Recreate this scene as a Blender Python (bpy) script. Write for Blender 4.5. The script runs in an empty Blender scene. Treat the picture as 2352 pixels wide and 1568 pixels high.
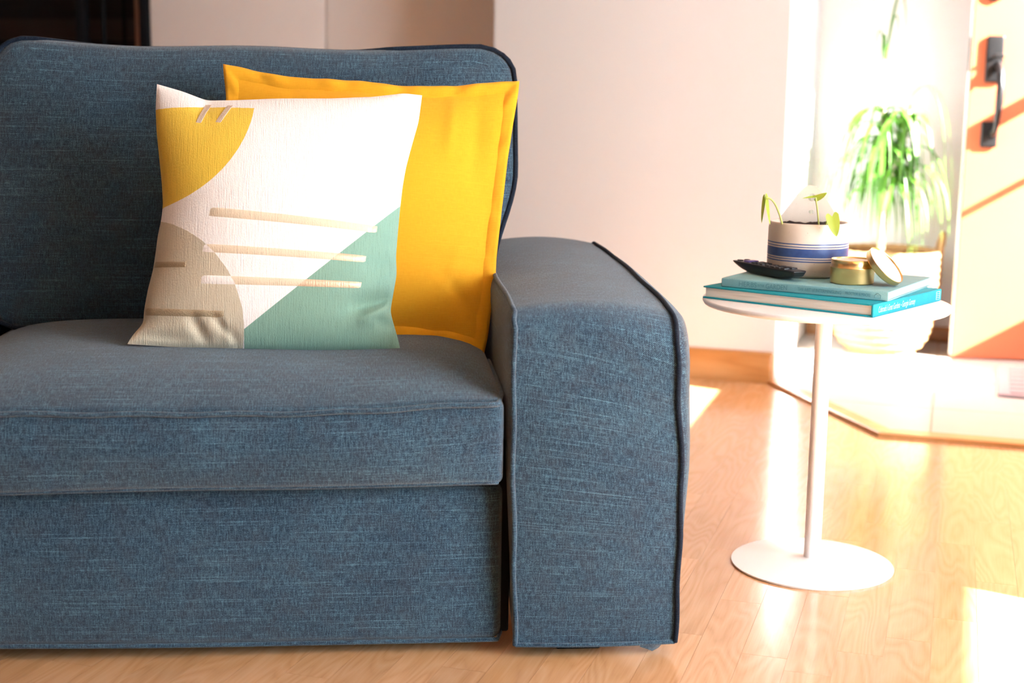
import bpy, math, random
import numpy as np
from mathutils import Vector, Matrix
R = math.radians
random.seed(7)
SC = bpy.context.scene
COL = SC.collection

# ------------------------------------------------------------------ camera
CAM_YAW, CAM_PITCH, CAM_ROLL = R(17), R(9.83), R(0.88)
def rz(p, a):
    c, s = math.cos(a), math.sin(a)
    return Vector((c*p[0]-s*p[1], s*p[0]+c*p[1], p[2]))
fw = rz((0, math.cos(CAM_PITCH), -math.sin(CAM_PITCH)), CAM_YAW)
up = rz((0, math.sin(CAM_PITCH), math.cos(CAM_PITCH)), CAM_YAW)
rt = rz((1, 0, 0), CAM_YAW)
c_, s_ = math.cos(CAM_ROLL), math.sin(CAM_ROLL)
cx, cy, cz = rt*c_+up*s_, up*c_-rt*s_, -fw
cam = bpy.data.cameras.new('camera')
cam.sensor_width = 36.0
cam.lens = 3300.0/2352.0*36.0
cam.clip_start = 0.05
cam.dof.use_dof = True
cam.dof.focus_distance = 2.42
cam.dof.aperture_fstop = 3.2
co = bpy.data.objects.new('camera', cam)
COL.objects.link(co)
co.matrix_world = Matrix(((cx.x, cy.x, cz.x, 0), (cx.y, cy.y, cz.y, 0), (cx.z, cy.z, cz.z, 0.87), (0, 0, 0, 1)))
SC.camera = co

# ------------------------------------------------------------------ sky, sun, exposure
SKY_STRENGTH, SUN_STRENGTH, EXPOSURE = 13.0, 58.0, 0.86
SUN_AZ, SUN_EL = R(163), R(30.2)          # direction of travel of the light
wd = bpy.data.worlds.new('sky'); SC.world = wd; wd.use_nodes = True
bg = wd.node_tree.nodes['Background']
bg.inputs['Color'].default_value = (0.75, 0.875, 1.0, 1); bg.inputs['Strength'].default_value = SKY_STRENGTH
sl = bpy.data.lights.new('sun', 'SUN'); sl.energy = SUN_STRENGTH; sl.angle = R(0.4); sl.color = (1.0, 0.96, 0.90)
so = bpy.data.objects.new('sun', sl); COL.objects.link(so)
sd = Vector((math.cos(SUN_AZ)*math.cos(SUN_EL), math.sin(SUN_AZ)*math.cos(SUN_EL), -math.sin(SUN_EL)))
so.rotation_euler = sd.to_track_quat('-Z', 'Y').to_euler(); so.location = (6, 2, 6)
SC.view_settings.view_transform = 'Standard'
SC.view_settings.look = 'None'
SC.view_settings.gamma = 1.0
SC.view_settings.use_curve_mapping = False
SC.view_settings.exposure = EXPOSURE
SC.cycles.max_bounces = 10
SC.cycles.diffuse_bounces = 7
SC.cycles.glossy_bounces = 4
SC.cycles.sample_clamp_indirect = 12.0
SC.cycles.caustics_reflective = False
SC.cycles.caustics_refractive = False
SC.cycles.use_denoising = True
XR, XN = 1.6, 0.95                        # near right wall, entry right wall
def portal(name, x, y0, y1, z0, z1):
    l = bpy.data.lights.new(name, 'AREA'); l.shape = 'RECTANGLE'; l.size = z1-z0; l.size_y = y1-y0
    l.energy = 1; l.cycles.is_portal = True
    o = bpy.data.objects.new(name, l); COL.objects.link(o)
    o.location = (x, (y0+y1)/2, (z0+z1)/2); o.rotation_euler = (0, R(90), 0)
WIN = (0.65, 2.20, 0.05, 2.2)           # y0 y1 z0 z1 of the near window
SIDE = (3.10, 3.78, 0.93, 1.16)
DOORWAY = (4.06, 5.14, 0.0, 2.08)
portal('window_portal', XR+0.01, *WIN)
portal('sidelight_portal', XN+0.01, *SIDE)
portal('doorway_portal', XN+0.13, *DOORWAY)

# ------------------------------------------------------------------ node helpers
def new_mat(name):
    m = bpy.data.materials.new(name); m.use_nodes = True
    nt = m.node_tree
    return m, nt, nt.nodes['Principled BSDF']
def N(nt, typ, **kw):
    n = nt.nodes.new(typ)
    for k, v in kw.items():
        if k in n.inputs.keys(): n.inputs[k].default_value = v
        else: setattr(n, k, v)
    return n
def L(nt, a, b): nt.links.new(a, b)
def math_(nt, op, a, b=None, c=None):
    n = nt.nodes.new('ShaderNodeMath'); n.operation = op
    for i, v in enumerate((a, b, c)):
        if v is None: continue
        if isinstance(v, (int, float)): n.inputs[i].default_value = v
        else: nt.links.new(v, n.inputs[i])
    return n.outputs[0]
def mixc(nt, fac, a, b, blend='MIX'):
    n = nt.nodes.new('ShaderNodeMix'); n.data_type = 'RGBA'; n.blend_type = blend
    for sock, v in ((n.inputs[0], fac), (n.inputs[6], a), (n.inputs[7], b)):
        if isinstance(v, (int, float)): sock.default_value = v
        elif isinstance(v, tuple): sock.default_value = (*v, 1) if len(v) == 3 else v
        else: nt.links.new(v, sock)
    return n.outputs[2]
def ramp(nt, fac, stops):
    n = nt.nodes.new('ShaderNodeValToRGB')
    els = n.color_ramp.elements
    while len(els) < len(stops): els.new(0.5)
    for e, (p, c) in zip(els, stops): e.position = p; e.color = (*c, 1)
    nt.links.new(fac, n.inputs[0]); return n.outputs[0]
def scaled(nt, vec, s):
    n = nt.nodes.new('ShaderNodeMapping'); n.inputs['Scale'].default_value = s
    nt.links.new(vec, n.inputs['Vector']); return n.outputs[0]
def noise(nt, vec, scale=1.0, detail=2.0, rough=0.5, dist=0.0):
    n = N(nt, 'ShaderNodeTexNoise', Scale=scale, Detail=detail, Roughness=rough, Distortion=dist)
    nt.links.new(vec, n.inputs['Vector']); return n.outputs['Fac']
def bump(nt, b, h, strength=0.3, dist=0.001):
    n = N(nt, 'ShaderNodeBump', Strength=strength, Distance=dist)
    nt.links.new(h, n.inputs['Height']); nt.links.new(n.outputs[0], b.inputs['Normal'])
def plain(name, col, rough=0.5, metal=0.0, spec=0.5, var=0.0, vscale=20.0, bmp=0.0, coat=0.0):
    m, nt, b = new_mat(name)
    b.inputs['Base Color'].default_value = (*col, 1); b.inputs['Roughness'].default_value = rough
    b.inputs['Metallic'].default_value = metal; b.inputs['Specular IOR Level'].default_value = spec
    b.inputs['Coat Weight'].default_value = coat
    tc = N(nt, 'ShaderNodeTexCoord').outputs['Object']
    f = noise(nt, tc, vscale, 4)
    if var:
        L(nt, mixc(nt, f, tuple(c*(1-var) for c in col), tuple(min(1, c*(1+var)) for c in col)), b.inputs['Base Color'])
    if bmp: bump(nt, b, f, bmp, 0.002)
    return m

def weave(name, dark, mid, light, pitch=0.0026, sheen=0.3, slub=1.0, bstr=0.5, mottle=0.0):
    """Basket-weave cloth in UV metres: warp and weft threads, slubs, lighter flecks."""
    m, nt, b = new_mat(name)
    uv = N(nt, 'ShaderNodeTexCoord').outputs['UV']
    sx = N(nt, 'ShaderNodeSeparateXYZ'); L(nt, uv, sx.inputs[0])
    k = 2*math.pi/pitch
    wob = noise(nt, uv, 120, 2)
    cu = math_(nt, 'SINE', math_(nt, 'MULTIPLY_ADD', sx.outputs[0], k, math_(nt, 'MULTIPLY', wob, 1.6)))
    cv = math_(nt, 'SINE', math_(nt, 'MULTIPLY_ADD', sx.outputs[1], k, math_(nt, 'MULTIPLY', wob, 1.6)))
    cell = math_(nt, 'MULTIPLY', cu, cv)                               # -1..1 checker of over/under
    weft = noise(nt, scaled(nt, uv, (70, 1/pitch*1.3, 1)), 1, 2, 0.6)  # short horizontal yarn runs
    warp = noise(nt, scaled(nt, uv, (1/pitch*1.3, 70, 1)), 1, 2, 0.6)
    slb = noise(nt, scaled(nt, uv, (5, 520, 1)), 1, 2, 0.6)            # long thin slubs
    slw = noise(nt, scaled(nt, uv, (480, 9, 1)), 1, 2, 0.6)
    fleck = noise(nt, uv, 1/pitch*1.6, 1)
    big = noise(nt, uv, 6, 3)
    over = math_(nt, 'GREATER_THAN', cell, 0.0)
    mx = nt.nodes.new('ShaderNodeMix'); mx.data_type = 'FLOAT'
    L(nt, over, mx.inputs[0]); L(nt, weft, mx.inputs[2]); L(nt, warp, mx.inputs[3])
    val = math_(nt, 'MULTIPLY_ADD', math_(nt, 'SUBTRACT', mx.outputs[0], 0.5), 0.75, 0.5)
    val = math_(nt, 'ADD', val, math_(nt, 'MULTIPLY', math_(nt, 'SUBTRACT', fleck, 0.5), 0.5))
    val = math_(nt, 'ADD', val, math_(nt, 'MULTIPLY', math_(nt, 'MAXIMUM', math_(nt, 'SUBTRACT', slb, 0.56), 0.0), 1.1*slub))
    val = math_(nt, 'ADD', val, math_(nt, 'MULTIPLY', math_(nt, 'MAXIMUM', math_(nt, 'SUBTRACT', slw, 0.64), 0.0), 0.8*slub))
    val = math_(nt, 'ADD', val, math_(nt, 'MULTIPLY', cell, 0.13))
    val = math_(nt, 'ADD', val, math_(nt, 'MULTIPLY', math_(nt, 'SUBTRACT', big, 0.5), 0.15))
    col = ramp(nt, val, [(0.26, dark), (0.5, mid), (0.78, light)])
    if mottle:
        hue = noise(nt, uv, 30, 3)
        g = (mid[0]+mid[1]+mid[2])/3
        col = mixc(nt, math_(nt, 'MULTIPLY', ramp(nt, hue, [(0.45, (0, 0, 0)), (0.62, (1, 1, 1))]), mottle), col, mixc(nt, 0.6, col, (g*0.80, g*0.78, g*1.05)))
    L(nt, col, b.inputs['Base Color'])
    b.inputs['Roughness'].default_value = 0.95; b.inputs['Specular IOR Level'].default_value = 0.15
    b.inputs['Sheen Weight'].default_value = sheen; b.inputs['Sheen Roughness'].default_value = 0.5
    h = math_(nt, 'ADD', math_(nt, 'MULTIPLY', math_(nt, 'ABSOLUTE', cell), 0.6), val)
    bump(nt, b, h, bstr, 0.0010)
    return m

def wood(name, c0, c1, c2, axis=1, ring=16.0, rough=0.22, coat=0.35, gscale=(1, 1, 1), rnd=0.12):
    """Flat-sawn board: distorted growth rings and pores along `axis`, tinted per piece."""
    m, nt, b = new_mat(name)
    tc = N(nt, 'ShaderNodeTexCoord').outputs['Object']
    oi = N(nt, 'ShaderNodeObjectInfo')
    off = nt.nodes.new('ShaderNodeVectorMath'); off.operation = 'SCALE'
    off.inputs[0].default_value = (37.1, 53.7, 19.3); L(nt, oi.outputs['Random'], off.inputs['Scale'])
    ad = nt.nodes.new('ShaderNodeVectorMath'); ad.operation = 'ADD'; L(nt, tc, ad.inputs[0]); L(nt, off.outputs[0], ad.inputs[1])
    st = [1.0, 1.0, 1.0]; st[axis] = 0.16
    p = scaled(nt, ad.outputs[0], tuple(a*g for a, g in zip(st, gscale)))
    f = noise(nt, p, 9.0, 2, 0.45, 0.3)
    rings = math_(nt, 'PINGPONG', math_(nt, 'MULTIPLY', f, ring), 1.0)
    ps = [300.0, 300.0, 300.0]; ps[axis] = 9.0
    pores = noise(nt, scaled(nt, ad.outputs[0], tuple(ps)), 1.0, 3, 0.6)
    v = math_(nt, 'ADD', math_(nt, 'MULTIPLY', rings, 0.42), math_(nt, 'MULTIPLY', pores, 0.75))
    col = ramp(nt, v, [(0.18, c0), (0.5, c1), (0.85, c2)])
    tint = math_(nt, 'MULTIPLY_ADD', oi.outputs['Random'], rnd, 1-rnd*0.6)
    hs = N(nt, 'ShaderNodeHueSaturation'); L(nt, tint, hs.inputs['Value']); L(nt, col, hs.inputs['Color'])
    L(nt, hs.outputs[0], b.inputs['Base Color'])
    b.inputs['Roughness'].default_value = rough; b.inputs['Coat Weight'].default_value = coat; b.inputs['Coat Roughness'].default_value = 0.12
    bump(nt, b, v, 0.06, 0.0006)
    return m

# ------------------------------------------------------------------ mesh helpers
class MB:
    def __init__(s): s.v = []; s.f = []; s.uv = []
    def quadgrid(s, P, uvs=None, wrap_u=False, wrap_v=False, flip=False):
        """P: rows x cols of points. UV in metres from arc length unless given."""
        P = np.asarray(P, float); nr, nc = P.shape[:2]
        if uvs is None:
            du = np.r_[0, np.cumsum(np.linalg.norm(np.diff(P[nr//2], axis=0), axis=1))]
            dv = np.r_[0, np.cumsum(np.linalg.norm(np.diff(P[:, nc//2], axis=0), axis=1))]
            U = np.stack(np.meshgrid(du, dv), -1)
            if wrap_u: eu = np.linalg.norm(P[nr//2, 0]-P[nr//2, -1])
            if wrap_v: ev = np.linalg.norm(P[0, nc//2]-P[-1, nc//2])
        else: U = np.asarray(uvs, float)
        b = len(s.v); s.v += [tuple(p) for p in P.reshape(-1, 3)]
        for i in range(nr if wrap_v else nr-1):
            for j in range(nc if wrap_u else nc-1):
                i2, j2 = (i+1) % nr, (j+1) % nc
                q = [(i, j), (i, j2), (i2, j2), (i2, j)]
                t = []
                for n, (a, c) in enumerate(q):
                    u = list(U[a, c])
                    if uvs is None and wrap_u and j2 == 0 and c == 0: u[0] = U[a, nc-1][0]+eu
                    if uvs is None and wrap_v and i2 == 0 and a == 0: u[1] = U[nr-1, c][1]+ev
                    t.append(tuple(u))
                f = [b+a*nc+c for a, c in q]
                if flip: f.reverse(); t.reverse()
                s.f.append(f); s.uv.append(t)
        return b
    def face(s, pts, uvs=None, flip=False):
        b = len(s.v); s.v += [tuple(p) for p in pts]
        f = list(range(b, b+len(pts))); t = uvs or [(p[0], p[1]) for p in pts]
        if flip: f.reverse(); t = list(reversed(t))
        s.f.append(f); s.uv.append(list(t))
    def box(s, x0, x1, y0, y1, z0, z1, r=0.0, seg=2):
        if r <= 0:
            V = [(x, y, z) for z in (z0, z1) for y in (y0, y1) for x in (x0, x1)]
            b = len(s.v); s.v += V
            for q in ((0, 2, 3, 1), (4, 5, 7, 6), (0, 1, 5, 4), (2, 6, 7, 3), (0, 4, 6, 2), (1, 3, 7, 5)):
                s.f.append([b+i for i in q])
                A = [V[i] for i in q]
                ax = [k for k in range(3) if len({p[k] for p in A}) > 1]
                s.uv.append([(p[ax[0]], p[ax[1]]) for p in A])
        else: s.rbox((x0, y0, z0), (x1, y1, z1), r, (1, 1, 1), seg)
    def rbox(s, lo, hi, r, n=(4, 4, 4), seg=3, deform=None):
        """Rounded box with n inner divisions per axis and seg divisions per rounded edge; welded."""
        lo, hi = np.array(lo, float), np.array(hi, float); c = (lo+hi)/2; h = (hi-lo)/2
        ax = []
        for k in range(3):
            e = np.linspace(0, r, seg+1); i = np.linspace(-h[k]+r, h[k]-r, n[k]+1)
            ax.append(np.r_[-h[k]+e[:-1], i, (h[k]-e[::-1])[1:]])
        idx = {}
        def vid(p):
            key = tuple(np.round(p, 6))
            if key not in idx:
                q = np.clip(p, -(h-r), h-r); d = p-q; l = np.linalg.norm(d)
                w = q+(d/l*r if l > 1e-9 else 0)+c
                if deform: w = np.array(deform(w))
                idx[key] = len(s.v); s.v.append(tuple(w))
            return idx[key]
        for k in range(3):
            a, b = [i for i in range(3) if i != k]
            for sg in (-1, 1):
                for i in range(len(ax[a])-1):
                    for j in range(len(ax[b])-1):
                        q = []
                        for (ii, jj) in ((i, j), (i+1, j), (i+1, j+1), (i, j+1)):
                            p = np.zeros(3); p[k] = sg*h[k]; p[a] = ax[a][ii]; p[b] = ax[b][jj]; q.append(p)
                        fl = (sg > 0) == (k == 1)
                        if fl: q.reverse()
                        s.f.append([vid(p) for p in q]); s.uv.append([(p[a]+c[a], p[b]+c[b]) for p in q])
    def tube(s, path, r, n=8, closed=False, caps=True):
        P = [Vector(p) for p in path]; m = len(P)
        rr = r if hasattr(r, '__len__') else [r]*m
        rows = []; prev = None
        for i in range(m):
            a = P[i-1] if (i > 0 or closed) else P[i]
            b = P[(i+1) % m] if (i < m-1 or closed) else P[i]
            t = (b-a).normalized()
            if prev is None:
                x = t.cross(Vector((0, 0, 1)) if abs(t.z) < 0.9 else Vector((1, 0, 0))).normalized()
            else: x = (prev-t*prev.dot(t)).normalized()
            prev = x; y = t.cross(x)
            rows.append([tuple(P[i]+(x*math.cos(k*2*math.pi/n)+y*math.sin(k*2*math.pi/n))*rr[i]) for k in range(n)])
        s.quadgrid(rows, wrap_u=True, wrap_v=closed)
        if caps and not closed:
            s.face(rows[0], flip=True); s.face(rows[-1])
    def lathe(s, prof, n=48, c=(0, 0)):
        rows = [[(c[0]+r*math.cos(k*2*math.pi/n), c[1]+r*math.sin(k*2*math.pi/n), z) for k in range(n)] for r, z in prof]
        s.quadgrid(rows, wrap_u=True)
    def build(s, name, mat, parent=None, smooth=True, loc=None, rot=None, sharp=None):
        me = bpy.data.meshes.new(name); me.from_pydata(s.v, [], s.f)
        ul = me.uv_layers.new(name='UVMap')
        ul.data.foreach_set('uv', [c for t in s.uv for p in t for c in p])
        me.polygons.foreach_set('use_smooth', [smooth]*len(me.polygons))
        me.materials.append(mat); me.update()
        if smooth and sharp: me.set_sharp_from_angle(angle=R(sharp))
        o = bpy.data.objects.new(name, me); COL.objects.link(o)
        if parent: o.parent = parent
        if loc: o.location = loc
        if rot: o.rotation_euler = rot
        return o
def tag(o, label=None, cat=None, group=None, kind=None):
    for k, v in (('label', label), ('category', cat), ('group', group), ('kind', kind)):
        if v: o[k] = v
    return o
def thing(name, label, cat, loc=(0, 0, 0), rot=(0, 0, 0), group=None):
    o = bpy.data.objects.new(name, None); COL.objects.link(o); o.empty_display_size = 0.05
    o.location = loc; o.rotation_euler = rot
    return tag(o, label, cat, group)
def boxo(name, mat, x0, x1, y0, y1, z0, z1, parent=None, r=0.0, kind=None, label=None):
    m = MB(); m.box(x0, x1, y0, y1, z0, z1, r)
    o = m.build(name, mat, parent, smooth=r > 0)
    return tag(o, label, None, None, kind)
def sstep(a, b, x):
    t = min(1, max(0, (x-a)/(b-a))); return t*t*(3-2*t)

# ------------------------------------------------------------------ materials
M = {}
M['wall'] = plain('warm_white_paint', (0.69, 0.71, 0.725), 0.75, var=0.015, vscale=3, bmp=0.02)
M['white'] = plain('white_paint', (0.82, 0.84, 0.85), 0.6, var=0.01, bmp=0.02)
M['ceiling'] = plain('ceiling_white', (0.70, 0.68, 0.66), 0.9, var=0.01)
M['darkwall'] = plain('bounce_cut_brown', (0.16, 0.12, 0.10), 0.7, var=0.1)  # dark tone set to cut light bounced off the left wall
M['sky_block'] = plain('grey_brown_block', (0.20, 0.17, 0.15), 0.8, var=0.15, vscale=5)  # finish of the added pieces that screen off sky light
M['closet'] = plain('blush_white_paint', (0.92, 0.85, 0.80), 0.55, var=0.015, vscale=4)
M['darkwood'] = wood('unlit_hall_wood', (0.003, 0.0015, 0.001), (0.006, 0.003, 0.002), (0.010, 0.005, 0.004), axis=0, rough=0.7, coat=0.0)  # near-black tone carries the gloom of the unlit hall
M['brownwood'] = wood('brown_wood', (0.16, 0.07, 0.04), (0.24, 0.12, 0.07), (0.32, 0.17, 0.10), axis=2, rough=0.4, coat=0.1)
M['black'] = plain('black_painted_metal', (0.005, 0.005, 0.006), 0.65, spec=0.2, var=0.1)
M['iron'] = plain('blackened_iron', (0.012, 0.012, 0.013), 0.35, metal=0.3, var=0.2, vscale=60, bmp=0.1)
M['floor'] = wood('honey_oak_laminate', (0.53, 0.27, 0.115), (0.62, 0.335, 0.155), (0.67, 0.385, 0.20), axis=1, ring=34.0, rough=0.2, coat=0.5)
M['oak'] = wood('oak_trim', (0.40, 0.17, 0.045), (0.52, 0.24, 0.075), (0.60, 0.31, 0.12), axis=0, ring=9.0, rough=0.35, coat=0.2, rnd=0.05)
M['tile'] = plain('cream_floor_tile', (0.48, 0.46, 0.44), 0.35, var=0.03, vscale=12, bmp=0.02)
M['grout'] = plain('grout', (0.50, 0.42, 0.35), 0.9, var=0.1, vscale=90)
M['door'] = plain('orange_stained_door', (0.58, 0.155, 0.07), 0.4, var=0.04, vscale=6)
M['table'] = plain('white_powder_coat', (0.88, 0.86, 0.85), 0.32, var=0.01)
M['sofa'] = weave('blue_woven_upholstery', (0.003, 0.008, 0.020), (0.0155, 0.040, 0.071), (0.12, 0.24, 0.31), mottle=0.35)
M['piping'] = weave('blue_piping_cloth', (0.002, 0.004, 0.010), (0.007, 0.012, 0.024), (0.03, 0.05, 0.075), sheen=0.05)
M['soil'] = plain('potting_soil', (0.03, 0.014, 0.009), 0.95, var=0.6, vscale=400, bmp=0.6)
M['gold'] = plain('brushed_gold_tin', (0.92, 0.60, 0.25), 0.28, metal=1.0, var=0.05)
M['tinwhite'] = plain('white_lid_lining', (0.85, 0.83, 0.80), 0.5, var=0.02)
M['wax'] = plain('cream_wax', (0.85, 0.76, 0.66), 0.45, var=0.03)
M['remote'] = plain('black_plastic', (0.008, 0.008, 0.009), 0.28, var=0.1, vscale=80)
M['button'] = plain('grey_black_rubber', (0.02, 0.02, 0.023), 0.45, var=0.1)
M['purple'] = plain('purple_rubber', (0.10, 0.06, 0.28), 0.45, var=0.05)
M['mat'] = plain('pale_pink_mat', (0.40, 0.30, 0.31), 0.9, var=0.1, vscale=200, bmp=0.3)
M['matline'] = plain('rose_mat_stripe', (0.16, 0.07, 0.075), 0.9, var=0.1, vscale=200, bmp=0.3)
M['ground'] = plain('pale_concrete', (0.42, 0.43, 0.43), 0.9, var=0.1, vscale=3)
M['basket'] = plain('seagrass', (0.40, 0.23, 0.10), 0.8, var=0.45, vscale=70, bmp=0.4)

def leaf_mat(name, c0, c1, transl=0.35):
    m, nt, b = new_mat(name)
    uv = N(nt, 'ShaderNodeTexCoord').outputs['UV']
    f = noise(nt, scaled(nt, uv, (300, 12, 1)), 1, 2)
    oi = N(nt, 'ShaderNodeObjectInfo')
    col = mixc(nt, math_(nt, 'MULTIPLY_ADD', f, 0.5, math_(nt, 'MULTIPLY', oi.outputs['Random'], 0.5)), c0, c1)
    L(nt, col, b.inputs['Base Color']); b.inputs['Roughness'].default_value = 0.38
    tr = N(nt, 'ShaderNodeBsdfTranslucent'); L(nt, col, tr.inputs['Color'])
    ms = nt.nodes.new('ShaderNodeMixShader'); ms.inputs[0].default_value = transl
    L(nt, b.outputs[0], ms.inputs[1]); L(nt, tr.outputs[0], ms.inputs[2])
    L(nt, ms.outputs[0], nt.nodes['Material Output'].inputs['Surface'])
    return m
M['strap'] = leaf_mat('strap_leaf_green', (0.03, 0.13, 0.012), (0.14, 0.33, 0.04))
M['young'] = leaf_mat('young_leaf_green', (0.30, 0.42, 0.04), (0.42, 0.52, 0.09), 0.3)
M['stem'] = leaf_mat('pale_stem', (0.42, 0.48, 0.12), (0.55, 0.56, 0.2), 0.2)
M['trunk'] = plain('plant_trunk', (0.42, 0.36, 0.26), 0.8, var=0.3, vscale=60, bmp=0.3)

# ------------------------------------------------------------------ room shell
CEIL = 2.5
YB, YM = 5.34, 4.385                       # alcove back wall, main wall face
XC = -0.496                                # outside corner of main wall
XL = -4.3
YF = -4.2
st = dict(kind='structure')
m = MB(); m.box(XL-0.1, XR+0.12, YF-0.1, 2.87, -0.08, -0.0012); m.box(XL-0.1, XN+0.12, 2.87, 6.4, -0.08, -0.0012)
fl = tag(m.build('floor', M['floor'], smooth=False), kind='structure')
tag(fl, 'honey coloured oak laminate floor')
m = MB(); m.box(XL-0.1, XR+0.12, YF-0.1, 2.87, CEIL, CEIL+0.1); m.box(XL-0.1, XN+0.12, 2.87, 6.4, CEIL, CEIL+0.1)
tag(m.build('ceiling', M['ceiling'], smooth=False), kind='structure')
boxo('wall_back', M['wall'], -1.4165, XC, YM, YB+0.15, 0, CEIL, r=0.004, label='warm white wall behind the sofa arm', **st)
tag(boxo('wall_alcove', M['white'], XC, XN+0.12, YB, YB+0.15, 0, CEIL, **st), 'white wall behind the potted plant')
boxo('wall_front', M['wall'], XL-0.1, XR+0.1, YF-0.12, YF, 0, CEIL, **st)
boxo('wall_left', M['darkwall'], XL-0.12, XL, YF, 6.4, 0, CEIL, **st)
# right wall near the camera with its window
m = MB()
m.box(XR, XR+0.12, YF, WIN[0], 0, CEIL); m.box(XR, XR+0.12, WIN[1], 2.75, 0, CEIL)
m.box(XR, XR+0.12, WIN[0], WIN[1], 0, WIN[2]); m.box(XR, XR+0.12, WIN[0], WIN[1], WIN[3], CEIL)
tag(m.build('wall_right', M['wall'], smooth=False), kind='structure')
m = MB(); m.box(XN, XR+0.12, 2.75, 2.87, 0, CEIL)
m.box(XN, XN+0.12, 2.87, SIDE[0], 0, CEIL); m.box(XN, XN+0.12, SIDE[1], DOORWAY[0], 0, CEIL)
m.box(XN, XN+0.12, SIDE[0], SIDE[1], 0, SIDE[2]); m.box(XN, XN+0.12, SIDE[0], SIDE[1], SIDE[3], CEIL)
m.box(XN, XN+0.12, DOORWAY[0], DOORWAY[1], DOORWAY[3], CEIL); m.box(XN, XN+0.12, DOORWAY[1], YB+0.15, 0, CEIL)
tag(m.build('wall_entry', M['white'], smooth=False), kind='structure')
# window frames (outside the picture)
def window(name, x, y0, y1, z0, z1, bars):
    f = MB(); t = 0.05
    f.box(x+0.02, x+0.10, y0, y0+t, z0, z1); f.box(x+0.02, x+0.10, y1-t, y1, z0, z1)
    f.box(x+0.02, x+0.10, y0+t, y1-t, z0, z0+t); f.box(x+0.02, x+0.10, y0+t, y1-t, z1-t, z1)
    o = f.build(name, M['white'], smooth=False); tag(o, kind='structure')
    for b in bars: boxo('window_mullion', M['white'], x+0.03, x+0.09, b-0.025, b+0.025, z0+t, z1-t, parent=o)
window('window_1', XR, *WIN, bars=())
window('window_2', XN, *SIDE, bars=())
boxo('sun_cut_slab', M['white'], XR+0.12, XR+2.165, YF, 2.2, 2.24, 2.32, **st)  # unseen slab added to trim the near window's sun patch
boxo('sky_block_low', M['sky_block'], 3.0, 3.06, 3.0, 9, -0.12, 1.68, **st)  # unseen, added to block low sky from the doorway
boxo('sky_block_top', M['sky_block'], XR+0.13, 2.15, 3.07, 8, 2.5, 2.58, **st)  # unseen slab added to hold back high sky over the entry
boxo('sky_block_inner', M['sky_block'], XN+0.13, XR+0.13, 3.08, 8, 2.5, 2.58, **st)  # inner stretch of the added overhead sky block
boxo('sky_block_side', M['sky_block'], XN+0.13, 3.0, 5.6, 5.7, -0.12, 2.5, **st)  # unseen upright added to close off sky beside the doorway
boxo('sky_block_divider', M['sky_block'], XR+0.13, 3.6, 2.36, 2.44, -0.12, 2.2, **st)  # unseen divider added to keep slanting sky light off the door
boxo('ground', M['ground'], XN+0.12, 16, -14, 16, -0.3, -0.12, **st)

# closet doors behind the sofa, dark stair hall beyond
YP = 5.0
cl = boxo('door_2', M['closet'], -3.0058, -2.2735, YP, YP+0.035, 0.01, 2.3, r=0.003, **st); tag(cl, 'blush white closet door left of the groove')
cl = boxo('door_3', M['closet'], -2.2655, -1.43, YP, YP+0.035, 0.01, 2.3, r=0.003, **st); tag(cl, 'blush white closet door right of the groove')
boxo('wall_closet', M['closet'], -3.0058, -1.4165, YP+0.036, YP+0.5, 0, CEIL, **st)
boxo('wall_closet_header', M['closet'], -3.0058, -1.4165, YP, YP+0.035, 2.31, CEIL, **st)
tag(boxo('trim_1', M['black'], -3.044, -3.006, YP-0.02, YP+0.3, 0, 2.2, r=0.003, **st), 'black upright door edge beside the closet')
tag(boxo('trim_2', M['brownwood'], -3.073, -3.044, YP, YP+0.3, 0, 2.2, r=0.003, **st), 'brown wood strip beside the black edge')
boxo('wall_hall', M['darkwood'], XL, -2.9, 5.75, 5.85, 0, CEIL, **st)
boxo('trim_3', plain('dim_brown_board', (0.03, 0.014, 0.008), 0.5, var=0.2, vscale=9), XL, -3.0, 5.72, 5.75, 1.075, 1.165, **st)
boxo('wall_hall_header', M['darkwood'], XL, -3.0, YP, YP+0.1, 2.2, CEIL, **st)
boxo('wall_hall_side', M['darkwood'], -3.04, -2.9, YP+0.3, 5.75, 0, CEIL, **st)
ra = thing('stair_railing', 'black metal railing with upright bars in the dark hall behind the sofa', 'railing', (-3.3, YP+0.12, 0))
boxo('post', M['black'], -0.105, -0.065, -0.02, 0.02, 0, 1.9, ra, r=0.003)
for k, bx in enumerate((0.012, 0.105, 0.198)):
    mm = MB(); mm.tube([(bx, 0, 0.05), (bx, 0, 0.6), (bx, 0, 1.0), (bx, 0, 1.5), (bx, 0, 1.9)], 0.008, 8); mm.build('baluster', M['black'], ra)
boxo('rail', M['black'], -0.9, 0.25, -0.02, 0.02, 1.9, 1.94, ra, r=0.004)

# baseboards
def baseboard(name, x0, x1, y, h, t, mat, label):
    mm = MB(); prof = [(0, 0), (-t, 0), (-t, h-0.016), (-t*0.75, h-0.005), (-t*0.3, h), (0, h)]
    rows = [[(x, y+a, b) for a, b in prof] for x in (x0, x1)]
    mm.quadgrid(rows, flip=True); mm.face(rows[0]); mm.face(rows[1], flip=True)
    return tag(mm.build(name, mat, smooth=False), label, kind='structure')
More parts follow.
